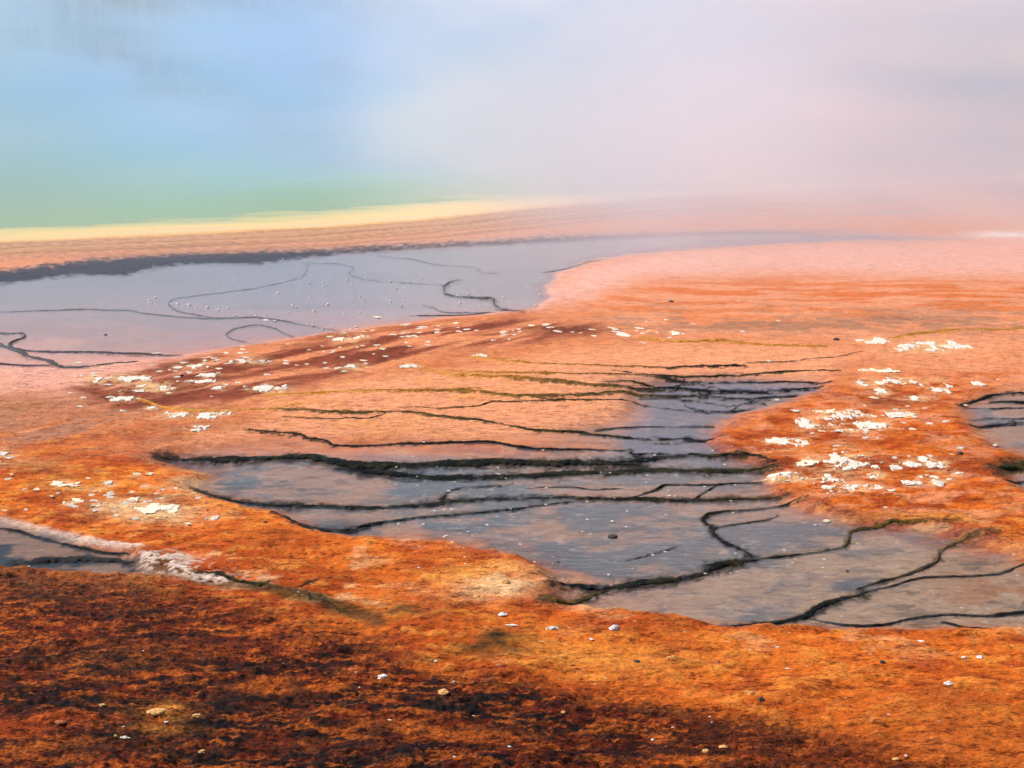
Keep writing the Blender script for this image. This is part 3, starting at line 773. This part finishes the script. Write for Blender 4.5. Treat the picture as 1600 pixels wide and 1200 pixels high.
for (label, group, pts, wpx, t0, t1, ash) in RIMS:
    P_ = np.array(pts, float)
    pad = 12 + wpx * 2
    box = (UU > P_[:, 0].min() - pad * 3) & (UU < P_[:, 0].max() + pad * 3) & (VV > P_[:, 1].min() - pad) & (VV < P_[:, 1].max() + pad)
    if not box.any():
        continue
    u_, v_ = UU[box], VV[box]
    thick = 1 + .7 * (wpx >= 8)
    d = (sdline(u_, v_ - wpx * .20, pts, .55) + (NA[box] * 1.5 + NB[box] * 1.0 + (NG[box] - .5) * 1.1) * wpx * .9) / thick
    frac = np.clip((u_ - P_[0, 0]) / (P_[-1, 0] - P_[0, 0] + 1e-6), 0, 1)
    tone = t0 + (t1 - t0) * frac
    w = (1 - sst(wpx * .10, wpx * .60, d)) * (.25 + .75 * (1 - ash))
    cr = mix(np.broadcast_to(np.array([.004, .007, .008]), u_.shape + (3,)), OLIVE * .8, sst(.10, .34, tone + (NG[box] - .45) * .55))
    cr = mix(cr, GOLDEN * np.array([.8, .8, .5]), sst(.45, .85, tone + (NG[box] - .5) * .3))
    cr = mix(cr, np.array([.11, .095, .095]), np.full(u_.shape, ash * .85))
    C[box] = mix(C[box], cr, np.clip(w, 0, 1) * .92)
    for V_ in (VUP, VCE, VRI, VLC):
        V_[box] *= 1 - .9 * w
for (label, bu, bv, bw, bh, g) in BIG:      # stained mineral film round each crust
    box = (np.abs(UU - bu) < bw * 1.6) & (np.abs(VV - bv) < bh * 2.2)
    if box.any():
        q = np.exp(-((UU[box] - bu) / (bw * .62)) ** 2 - ((VV[box] - bv) / (bh * .8)) ** 2)
        C[box] = mix(C[box], CREAM * np.array([.95, .9, .9]), np.clip(q * 1.3 * sst(-.12, .16, NA[box] + NB[box] * .5), 0, .85))
gm = np_mesh("ground", np.stack([XX.ravel(), YY.ravel(), Z.ravel()], 1), grid_faces(*XX.shape)[:, ::-1])
add_attr(gm, "mat_color", C.reshape(-1, 3)); add_attr(gm, "fine", FINE.ravel()); add_attr(gm, "wet", WET.ravel()); add_attr(gm, "speck", SPECK.ravel())
link("ground", gm, M_GROUND, kind="structure", label="orange and rust microbial mat flats around the hot spring pools")

# ------------------------------------------------------------------ water sheets
def water_sheet(name, D, V, margin, label, level=0.0, step=2):
    xs, ys, dd = XX[::step, ::step], YY[::step, ::step], D[::step, ::step]
    f = grid_faces(*xs.shape)[:, ::-1]
    keep = (dd.ravel()[f].min(1) < margin)
    f = f[keep]
    ids, inv = np.unique(f, return_inverse=True)
    co = np.stack([xs.ravel()[ids], ys.ravel()[ids], np.full(len(ids), level)], 1)
    me = np_mesh(name, co, inv.reshape(f.shape))
    add_attr(me, "film", V[::step, ::step].ravel()[ids])
    return link(name, me, M_POOL, kind="structure", label=label)


water_sheet("upper_pool_water", DUP, VUP, 6, "shallow lavender grey pool water below the dark band")
water_sheet("terrace_pool_water", DCE, VCE, 12, "slate grey shallow water over the central terraces")
water_sheet("side_pool_water", DRI, VRI, 9, "slate grey shallow water at the right edge")
water_sheet("runnel_water", DLC, VLC, 8, "brown shallow water in the runnel at lower left")

sp = np.array(SPRING, float)
spx, spy = unproj(sp[:, 0], sp[:, 1])
# smooth closed outline by Chaikin, then fan rings toward the centre
P = np.stack([spx, spy], 1)
for _ in range(3):
    Q = np.roll(P, -1, 0)
    P = np.stack([P * .75 + Q * .25, P * .25 + Q * .75], 1).reshape(-1, 2)
cen = np.array([-40.0, 120.0])
rings = np.concatenate([np.linspace(1.012, .90, 22), np.linspace(.88, .02, 22)])
nP = len(P)
co, ins = [], []
from_edge = lambda q: np.sqrt(((q[:, None, :] - P[None]) ** 2).sum(2)).min(1)
for r in rings:
    q = cen + (P - cen) * r
    co.append(np.concatenate([q, np.full((nP, 1), .004)], 1))
    ins.append(from_edge(q) * (1 if r <= 1 else -1))
co = np.concatenate(co); ins = np.concatenate(ins)
nr = len(rings)
i = np.arange(nr - 1)[:, None] * nP; j = np.arange(nP)[None]; j2 = (j + 1) % nP
ff = np.stack([i + j, i + j2, i + nP + j2, i + nP + j], 2).reshape(-1, 4)
sm = np_mesh("spring_water", co, ff)
add_attr(sm, "inshore", ins)
link("spring_water", sm, M_SPRING, kind="structure", label="great hot spring shading from yellow rim through green to blue")

# ------------------------------------------------------------------ terrace rims
def catmull(pts, step):
    P = np.array(pts, float)
    P = np.vstack([2 * P[0] - P[1], P, 2 * P[-1] - P[-2]])
    out = []
    for k in range(1, len(P) - 2):
        p0, p1, p2, p3 = P[k - 1:k + 3]
        n = max(2, int(np.hypot(*(p2 - p1)) / step))
        t = np.linspace(0, 1, n, endpoint=False)[:, None]
        out.append(.5 * (2 * p1 + (p2 - p0) * t + (2 * p0 - 5 * p1 + 4 * p2 - p3) * t ** 2 + (3 * p1 - p0 - 3 * p2 + p3) * t ** 3))
    out.append(P[-2][None])
    return np.vstack(out)


NC = 11
for k, (label, group, pts, wpx, t0, t1, ash) in enumerate(RIMS):
    q = catmull(pts, 1.4)
    n = len(q)
    s = np.linspace(0, 1, n)
    gx, gy = unproj(q[:, 0], q[:, 1])
    # natural wander
    wob = (fbm(gx, gy, 2.2, 4, 700 + k) - .5)
    depth = gy * ct + CAM_H * st
    ppm = FPX / depth
    sd = CAM_H / np.sqrt(gx ** 2 + gy ** 2 + CAM_H ** 2)
    dxy = np.gradient(np.stack([gx, gy], 1), axis=0)
    kern = np.ones(9) / 9
    for a in (0, 1):
        dxy[:, a] = np.convolve(np.pad(dxy[:, a], 4, mode='edge'), kern, mode='valid')
    L = np.hypot(dxy[:, 0], dxy[:, 1]) + 1e-9
    tx, ty = dxy[:, 0] / L, dxy[:, 1] / L
    nx, ny = -ty, tx
    flip = np.where(ny < 0, -1, 1)
    wvar = .30 + 1.4 * fbm(gx, gy, 1.9, 4, 900 + k)
    taper = np.minimum(1, np.minimum(s, 1 - s) / .16) ** .8 * .92 + .08
    w_ground = wpx / ppm * np.sqrt(tx ** 2 + (ty * sd) ** 2) / sd * (.78 if wpx >= 8 else .60) * (1 - .35 * ash) * wvar * taper
    w_ground = np.minimum(w_ground, 1.3)
    h = np.clip(wpx / ppm * .30 * (1 - .4 * ash), .012, .07) * wvar * (taper * .7 + .3)
    gx = gx + nx * wob * w_ground * .9; gy = gy + ny * wob * w_ground * .9
    z0 = np.minimum(fields(gx, gy, False), .05)
    cc = np.linspace(-1, 1, NC)
    co = np.zeros((n, NC, 3)); tone = np.zeros((n, NC))
    arc = np.cumsum(L)
    for j, c in enumerate(cc):
        sidek = 1100 + k * 3 + int(c > 0)
        edge = 1 + .9 * (fbm(arc, np.full(n, 1.0), 7.0, 3, sidek) - .5) + 1.0 * (fbm(arc, np.full(n, 4.0), 26.0, 2, sidek + 9) - .5)
        off = c * w_ground * .5 * edge
        x = gx + nx * flip * off; y = gy + ny * flip * off
        # steep toward the viewer, gentler behind
        prof = (1 - abs(c) ** 2.2) * (1.0 if c < 0 else .9)
        lump = .35 + 1.3 * fbm(x, y, 18.0, 3, 1300 + k)
        co[:, j] = np.stack([x, y, z0 * (1 - abs(c) * .2) + h * prof * lump - .03 * (abs(c) > .98)], 1)
        tone[:, j] = t0 + (t1 - t0) * s + (.10 if c > .55 else 0)
    me = np_mesh("terrace_rim", co.reshape(-1, 3), grid_faces(n, NC))
    add_attr(me, "tone", tone.ravel()); add_attr(me, "ashen", np.full(n * NC, ash))
    # put the object's origin on the ground at its middle
    mid = co.reshape(-1, 3).mean(0); mid[2] = 0
    me.transform(__import__("mathutils").Matrix.Translation((-mid[0], -mid[1], 0)))
    link("terrace_rim", me, M_RIM, (mid[0], mid[1], 0), label=label, cat="terrace rim", group=group)


# ------------------------------------------------------------------ crust patches
CHIPS = []


def patch_mesh(name, u, v, w, h, seed, rag=1.0, thick=.004):
    """ragged thin slab of sinter, sized from its plan width / height; returns mesh and centre"""
    cx, cy_ = (float(a) for a in unproj(u, v))
    depth = cy_ * ct + CAM_H * st
    ppm = FPX / depth
    sd = CAM_H / math.sqrt(cx * cx + cy_ * cy_ + CAM_H ** 2)
    wx, wy = w / ppm * 1.15, h / ppm / sd * .95
    nx = int(min(110, max(24, w * 1.6))); ny = int(min(70, max(20, h * 3)))
    x, y = np.meshgrid(np.linspace(-.62, .62, nx), np.linspace(-.62, .62, ny), indexing='ij')
    X = cx + x * wx; Y = cy_ + y * wy
    r2 = (x / .5) ** 2 + (y / .5) ** 2
    f1 = 2.6 / max(.08, min(wx, wy))
    nz = fbm(X * (ppm / 17), Y * (ppm * sd / 5.0), 1.0, 5, 2000 + seed, .6)
    fld = .12 - r2 * .62 + (nz - .5) * 7.5 * rag
    zg = fields(X, Y, False)
    z = np.where(fld > 0, zg + .006 + thick * np.clip(fld, 0, 1) ** .5 * (.6 + .8 * fbm(X, Y, f1 * 2, 3, 2100 + seed)), zg - .02)
    f = grid_faces(nx, ny)
    keep = (fld.ravel()[f] > 0).any(1)
    if keep.sum() < 6:
        keep = (r2.ravel()[f] < .5).any(1); z = np.where(r2 < .8, zg + .01, z)
    f = f[keep]
    lab = np.arange(X.size)
    while True:                                   # connected pieces
        m_ = lab[f].min(1)
        new = lab.copy()
        np.minimum.at(new, f.ravel(), np.repeat(m_, 4))
        if (new == lab).all(): break
        lab = new
    fl = lab[f[:, 0]]
    ids_, cnt = np.unique(fl, return_counts=True)
    order = np.argsort(-cnt)
    for extra in ids_[order[1:]]:
        ef = f[fl == extra]
        if len(ef) < 5: continue
        e_, ei = np.unique(ef, return_inverse=True)
        ex, ey = X.ravel()[e_].mean(), Y.ravel()[e_].mean()
        CHIPS.append((np.stack([X.ravel()[e_] - ex, Y.ravel()[e_] - ey, z.ravel()[e_]], 1), ei.reshape(ef.shape), (ex, ey, 0.0)))
    f = f[fl == ids_[order[0]]]
    ids, inv = np.unique(f, return_inverse=True)
    zc = zat(cx, cy_)
    co = np.stack([X.ravel()[ids] - cx, Y.ravel()[ids] - cy_, z.ravel()[ids] - zc], 1)
    me = np_mesh(name, co, inv.reshape(f.shape))
    return me, (cx, cy_, zc)


for k, (label, u, v, w, h, g) in enumerate(BIG):
    me, c = patch_mesh("crust_patch", u, v, w, h, k * 7, 1.0)
    link("crust_patch", me, M_PALE if "cream" in label else M_CRUST, c, label=label, cat="mineral crust", group=g)
    chip = {TG: "small white crust fragment broken off beside a larger white patch on the orange tongue", LG: "small white crust fragment beside a larger white patch on the brick red streaks"}.get(g, "small pale crust fragment beside a larger patch on the left flats")
    for (cco, cf, cl) in CHIPS:
        link("crust_fragment", np_mesh("crust_fragment", cco, cf), M_PALE if "cream" in label else M_CRUST, cl, label=chip, cat="mineral crust", group="fragments of " + g)
    CHIPS.clear()


# ------------------------------------------------------------------ stones, mounds and flakes
def stone_mesh(name, sx, sy, sz, seed, rough=.5, sub=3):
    import bmesh
    from mathutils import noise, Vector
    bm = bmesh.new()
    bmesh.ops.create_icosphere(bm, subdivisions=sub, radius=1.0)
    o = Vector((seed * 3.7, seed * 1.3, seed * .7))
    for vtx in bm.verts:
        d = vtx.co.normalized()
        r = 1 + rough * noise.fractal(d * 1.3 + o, .8, 2.0, 4) * 1.2
        p = d * r
        p.z = max(p.z, -.45)
        vtx.co = Vector((p.x * sx, p.y * sy, p.z * sz))
    me = bpy.data.meshes.new(name)
    bm.to_mesh(me); bm.free()
    for p in me.polygons:
        p.use_smooth = False
    return me


STONES = [  # label, name, category, u, v, w, h, material
 ("white stone with dark pits lying on the dark foreground mat", "stone", "stone", 598, 1065, 17, 8, M_STONE_W),
 ("long bright white pebble near the lower left corner", "stone", "stone", 195, 1163, 20, 5, M_CRUST),
 ("small cream stone beside the long white pebble", "stone", "stone", 181, 1164, 8, 8, M_STONE_G),
 ("tan stone at the bottom edge left of centre", "stone", "stone", 315, 1182, 15, 8, M_STONE_G),
 ("cream stone right of the tan crusted mound", "stone", "stone", 309, 1126, 18, 6, M_STONE_G),
 ("cream pebble left above the tan crusted mound", "stone", "stone", 161, 1111, 13, 5, M_STONE_G),
 ("tan mound of mat with a white crust top in the dark foreground", "mat_mound", "mound", 245, 1122, 36, 11, M_STONE_G),
 ("smooth red orange mat bump at lower left", "mat_mound", "mound", 95, 1139, 20, 9, M_STONE_R),
 ("white speck stone in the brown runnel at the left", "stone", "stone", 45, 885, 5, 6, M_CRUST),
 ("tiny white pebble in the dark mat left of the pitted stone", "stone", "stone", 443, 1046, 4, 5, M_CRUST),
 ("bright white pebble on the golden bank at centre", "stone", "stone", 863, 996, 20, 6, M_CRUST),
 ("grey striped stone tilted on the red mat right of centre", "stone", "stone", 960, 997, 16, 13, M_STONE_W),
 ("cream stone on the orange bank left of the brown rim stub", "stone", "stone", 745, 943, 12, 6, M_STONE_G),
 ("golden lump where the bank is brightest", "mat_mound", "mound", 790, 919, 16, 10, M_STONE_G),
 ("cream pebble in the dark mat below the golden bank", "stone", "stone", 880, 1120, 8, 5, M_STONE_G),
 ("golden mat lump in the dark mat below the pitted stone", "mat_mound", "mound", 693, 1093, 20, 10, M_STONE_G),
 ("small dark stone standing in the open grey water", "stone", "stone", 957, 838, 18, 6, M_STONE_D),
 ("dark pebble on the right golden bank nearest the shore", "stone", "stone", 1379, 1047, 10, 6, M_STONE_D),
 ("grey pebble, left of a pair on the right bank", "stone", "stone", 1506, 1040, 10, 5, M_STONE_W),
 ("grey pebble, right of a pair on the right bank", "stone", "stone", 1530, 1040, 12, 6, M_STONE_W),
 ("grey stone with a dark shadow alone on the far right bank", "stone", "stone", 1481, 1085, 14, 7, M_STONE_W),
 ("dark greenish stone at the foot of the golden bank", "stone", "stone", 1190, 1106, 12, 8, M_STONE_D),
 ("cream flat stone just above the dark greenish stone", "stone", "stone", 1172, 1098, 20, 4, M_STONE_G),
 ("brown stone pile on the golden bank left part", "stone", "stone", 1120, 1047, 16, 7, M_STONE_R),
 ("dark flat stone on the golden bank right of the striped stone", "stone", "stone", 995, 1044, 12, 5, M_STONE_D),
 ("cream flat stone at the right end of the golden strip", "stone", "stone", 1050, 1045, 20, 5, M_STONE_G),
 ("golden lump cluster at the bottom right of the dark mat", "mat_mound", "mound", 1130, 1178, 18, 9, M_STONE_G),
 ("low golden lump left of the bottom right cluster", "mat_mound", "mound", 1102, 1186, 12, 7, M_STONE_G),
 ("golden lump cut by the bottom edge", "mat_mound", "mound", 1400, 1198, 16, 6, M_STONE_G),
 ("black pebble on the brick red bank below the lavender pool", "stone", "stone", 676, 525, 6, 5, M_STONE_D),
 ("black pebble among white streaks on the left brick bank", "stone", "stone", 284, 592, 7, 5, M_STONE_D),
 ("tiny black pebble standing in the lavender pool", "stone", "stone", 165, 523, 5, 3, M_STONE_D),
 ("dark pebble on the salmon slope right of the lavender pool", "stone", "stone", 1049, 474, 9, 4, M_STONE_D),
 ("small black stone beside the big cream spread on the left bank", "stone", "stone", 185, 636, 5, 3, M_STONE_D),
 ("black bit under the white chip on the tongue", "stone", "stone", 1330, 657, 5, 4, M_STONE_D),
 ("dark green tuft stone right of the rust hollow", "stone", "stone", 1500, 716, 12, 6, M_STONE_D),
 ("dark bit on the salmon terrace's upper right border", "stone", "stone", 1307, 535, 12, 4, M_STONE_D),
 ("small dark stone in tan water near the corner rim", "stone", "stone", 1324, 892, 6, 3, M_STONE_D),
 ("small dark stone on the grey shore below the open water", "stone", "stone", 872, 878, 6, 3, M_STONE_D),
 ("dark pebble pair on the orange bank left of centre", "stone", "stone", 415, 824, 8, 4, M_STONE_D),
 ("red brown lump in dark mat near the pitted stone", "mat_mound", "mound", 548, 1052, 16, 6, M_STONE_R),
 ("white blade shaped pebble right of the pitted stone", "stone", "stone", 709, 1071, 5, 6, M_CRUST),
 ("rusty lump on the dark slope under the golden bank", "mat_mound", "mound", 780, 1051, 14, 6, M_STONE_R),
 ("cream chip pile at the left of the golden strip", "stone", "stone", 785, 975, 18, 6, M_STONE_W),
 ("white sliver just under the chip pile", "stone", "stone", 800, 990, 26, 3, M_CRUST),
]
for k, (label, name, cat, u, v, w, h, mat) in enumerate(STONES):
    x, y = (float(a) for a in unproj(u, v))
    ppm = FPX / (y * ct + CAM_H * st)
    sd = CAM_H / math.sqrt(x * x + y * y + CAM_H ** 2)
    sx = w / ppm * .42
    sz = min(h / ppm * .55, sx * .9) if cat == "stone" else h / ppm * .42
    sy = max(sx * .55, min(sx * 1.2, (h / ppm - sz * .8) / sd * .5))
    me = stone_mesh(name, sx, sy, sz, k + 1, .35 if cat == "stone" else .2)
    o = link(name, me, mat, (x, y, max(zat(x, y), -.005) + sz * .12), label=label, cat=cat, group="pebbles and lumps on the mats")
    o.rotation_euler = (rnd.uniform(-.12, .12), rnd.uniform(-.12, .12), rnd.uniform(-.35, .35))

# small flakes and white nodules standing in for sun glints, shared shapes
chip_me = []
for k in range(7):
    a = np.linspace(-1, 1, 17)
    gx_, gy_ = np.meshgrid(a, a, indexing='ij')
    fl_ = .9 - gx_ ** 2 - gy_ ** 2 + (fbm(gx_ + 5 * k, gy_ * 1.4, 1.5, 4, 3000 + k, .65) - .5) * 3.2
    f_ = grid_faces(17, 17)
    f_ = f_[(fl_.ravel()[f_] > 0).any(1)]
    i_, v_ = np.unique(f_, return_inverse=True)
    z_ = np.where(fl_ > 0, .4 + .6 * fbm(gx_ + 9 * k, gy_, 3.0, 3, 3100 + k), -.6)
    me_ = np_mesh("crust_chip", np.stack([gx_.ravel()[i_], gy_.ravel()[i_], z_.ravel()[i_]], 1), v_.reshape(f_.shape))
    me_.materials.append(M_CRUST if k % 3 else M_PALE)
    chip_me.append(me_)


def chip(u, v, w, h, label, group):
    x, y = (float(a) for a in unproj(u, v))
    ppm = FPX / (y * ct + CAM_H * st)
    sd = CAM_H / math.sqrt(x * x + y * y + CAM_H ** 2)
    o = link("crust_chip", rnd.choice(chip_me), None, (x, y, max(zat(x, y), 0)), label=label, cat="mineral crust", group=group)
    o.scale = (w / ppm * .5, h / ppm / sd * .5, .006)
    o.rotation_euler = (0, 0, rnd.uniform(-.5, .5))


M_NODULE = crust_material("glint_and_pebble_white", (.90, .87, .80), (.80, .70, .56))  # whitened so pool nodules read as sun glints; near pebbles share it
flake_me = [stone_mesh("glint_or_pebble", 1, .9, .62, 50 + k, .45, 2) for k in range(5)]
for m_ in flake_me:
    m_.materials.append(M_NODULE)


def flake(u, v, wpx, label, group, flat=.6, lift=0.0):  # pale lump, serves painted sun glints and the near pebbles
    x, y = (float(a) for a in unproj(u, v))
    ppm = FPX / (y * ct + CAM_H * st)
    r = wpx / ppm * .7
    o = link("glint_or_pebble", rnd.choice(flake_me), None, (x, y, max(zat(x, y), -.002) + r * .2 + lift), label=label, cat="mineral nodule", group=group)
    o.scale = (r * rnd.uniform(.8, 1.5), r * rnd.uniform(.8, 1.6), r * flat)
    o.rotation_euler = (0, 0, rnd.uniform(0, 6.28))


def gauss(u, v, su, sv):
    return rnd.gauss(u, su), rnd.gauss(v, sv)


for k in range(62):
    u, v = gauss(545, 462, 95, 22)
    if v < 500 and u < 850:
        flake(u, v, rnd.uniform(.9, 2.9), "tiny white nodule put in as a sun glint over the middle of the lavender pool", "glints on the lavender pool", 1.3)
for k in range(40):
    t = rnd.random(); u = 230 + t * 340
    v = 470 + t * 48 + rnd.gauss(0, 4)
    flake(u, v, rnd.uniform(.9, 3.2), "tiny white nodule put in as a sun glint along the grey veins of the lavender pool", "glints on the grey veins", 1.3)
for k in range(26):
    u, v = gauss(800, 466, 50, 13)
    if u < 858:
        flake(u, v, rnd.uniform(.9, 2.9), "tiny white nodule put in as a sun glint near the crooked rim at the right of the lavender pool", "glints by the crooked rim", 1.3)
for k in range(120):
    t = rnd.random() ** .8; u = 90 + 600 * t
    v = 612 - 82 * t + rnd.gauss(0, 17)
    w = rnd.uniform(4, 12)
    chip(u, v, w, w * rnd.uniform(.14, .26) + .6, "small flat white chip strewn over the brick red streaks", "chips on the brick red bank")
for k in range(46):
    u, v = gauss(900, 522, 130, 9)
    w = rnd.uniform(4, 12)
    chip(u, v, w, w * .2 + .8, "small flat chip along the dark brick strip at centre", "chips on the dark brick strip")
for k in range(50):
    u, v = gauss(150, 785, 85, 20)
    w = rnd.uniform(5, 14)
    chip(u, v, w, w * .25 + 1, "small flat chip on the orange flats at left", "chips on the left orange flats")
for k in range(46):
    u, v = gauss(1390, 690, 80, 52)
    w = rnd.uniform(4, 12)
    if u > 1190:
        chip(u, v, w, w * .25 + 1, "small flat chip among the larger white patches of the orange tongue", "chips on the orange tongue")
for k in range(20):
    u, v = rnd.uniform(30, 1500), rnd.uniform(960, 1195)
    flake(u, v, rnd.uniform(2.5, 6), "small pale pebble half sunk in the near mats", "pebbles of the near mats", .4)
for k in range(90):
    u, v = rnd.uniform(600, 1300), rnd.uniform(690, 900)
    flake(u, v, rnd.uniform(1.6, 3.4), "tiny white nodule put in as a sun glint on the slate terraces of the central pool", "glints on the slate terraces", .45)

# ------------------------------------------------------------------ far hill with its wood
hx, hy = np.meshgrid(np.linspace(-420, 420, 90), np.linspace(430, 900, 40), indexing='ij')
hz = 75 * sst(430, 800, hy) * (.6 + .8 * fbm(hx, hy, .006, 4, 501)) - .5
link("hill", np_mesh("hill", np.stack([hx.ravel(), hy.ravel(), hz.ravel()], 1), grid_faces(*hx.shape)[:, ::-1]), crust_material("hill_soil", (.035, .045, .028), (.02, .026, .018), .05), kind="structure",
     label="dark hill far beyond the steam")
tv, tf = [], []
for k in range(1500):
    x = rnd.uniform(-300, 300); y = 432 + 330 * rnd.random() ** 1.4
    z = 75 * float(sst(430, 800, np.array(y))) * (.6 + .8 * float(fbm(np.array([x]), np.array([y]), .006, 4, 501)[0])) - 1
    H = rnd.uniform(11, 20); R = H * rnd.uniform(.14, .2)
    for lv in range(4):
        b = len(tv)
        zb = z + H * (.12 + .2 * lv); zt = z + H * min(1, .12 + .2 * lv + .36); rr = R * (1 - .22 * lv)
        a0 = rnd.uniform(0, 6)
        for q in range(7):
            rq = rr * rnd.uniform(.6, 1.15)
            tv.append((x + rq * math.cos(a0 + q * .898), y + rq * math.sin(a0 + q * .898), zb + rnd.uniform(-.6, .4)))
        tv.append((x, y, zt))
        tf += [(b + q, b + (q + 1) % 7, b + 7) for q in range(7)]
link("conifer_forest", np_mesh("conifer_forest", tv, tf, False), crust_material("conifer_needles", (.022, .040, .022), (.010, .020, .014), .4), kind="stuff",
     label="dark conifer forest on the hill behind the steam")


# ------------------------------------------------------------------ steam
def steam(name, x0, x1, y0, y1, ztop, color, dens, build, label):
    m = NT(name + "_vapour")
    tc = m.n("TexCoord").outputs["Object"]
    sep = m.n("SeparateXYZ"); m.l(tc, sep.inputs[0])
    x, y, z = sep.outputs
    d = build(m, tc, x, y, z)
    pv = m.n("VolumePrincipled")
    pv.inputs["Color"].default_value = color + (1,)
    pv.inputs["Anisotropy"].default_value = 0.1
    m.l(m.math('MULTIPLY', d, dens), pv.inputs["Density"])
    m.l(pv.outputs[0], m.out.inputs["Volume"])
    v = [(a, b, c) for a in (x0, x1) for b in (y0, y1) for c in (-.9, ztop)]
    f = [(0, 1, 3, 2), (4, 6, 7, 5), (0, 4, 5, 1), (2, 3, 7, 6), (0, 2, 6, 4), (1, 5, 7, 3)]
    return link(name, np_mesh(name, v, f, False), m.m, kind="stuff", label=label)


def dens_blue(m, tc, x, y, z):
    mp = m.n("Mapping"); m.l(tc, mp.inputs[0]); mp.inputs["Scale"].default_value = (1, .14, 2.2)
    mp.inputs["Location"].default_value = (0, 0, 0)
    n = m.noise(mp.outputs[0], .060, 4, .55)
    nn = m.rng(n, .38, .63, .02, 2.3)
    ramp = m.math('ADD', m.math('MULTIPLY', m.rng(y, 34, 62), .34), m.math('MULTIPLY', m.rng(y, 60, 130), .72))
    top = m.rng(m.math('ADD', z, m.math('MULTIPLY', n, -26.0)), -7, 3, 1, .03)
    a = m.math('DIVIDE', x, m.math('ADD', y, 6.0))
    mid = m.math('MULTIPLY_ADD', m.rng(a, -.11, .02), 1.5, .95)
    return m.math('MULTIPLY', m.math('MULTIPLY', m.math('MULTIPLY', nn, mid), ramp), top)


def dens_pink(m, tc, x, y, z):
    mp = m.n("Mapping"); m.l(tc, mp.inputs[0]); mp.inputs["Scale"].default_value = (1, .16, 2.4)
    n = m.noise(mp.outputs[0], .075, 4, .55)
    nn = m.rng(n, .36, .64, .25, 1.75)
    a = m.math('DIVIDE', x, m.math('ADD', y, 6.0))
    side = m.rng(a, -.12, .13, .13, 1.0)
    side = m.math('MULTIPLY', side, m.math('MAXIMUM', m.rng(y, 75, 110, 1, .12), m.rng(a, -.14, .06)))
    ramp = m.math('ADD', m.math('MULTIPLY', m.rng(y, 24, 55), .45), m.math('MULTIPLY', m.rng(y, 50, 85), .55))
    top = m.rng(m.math('ADD', z, m.math('MULTIPLY', n, -14.0)), 4, 26, 1, .1)
    return m.math('MULTIPLY', m.math('MULTIPLY', nn, ramp), m.math('MULTIPLY', side, top))


steam("steam", -120, 120, 33, 250, 34, (.42, .66, .92), .017, dens_blue, "pale blue steam drifting over the hot spring")  # blue light thrown up by the spring is put into the vapour colour
steam("steam", -60, 140, 23, 300, 34, (1.0, .925, .94), .052, dens_pink, "pinkish steam rolling over the flats at the right")  # warm bounce off the orange mats is put into the vapour colour
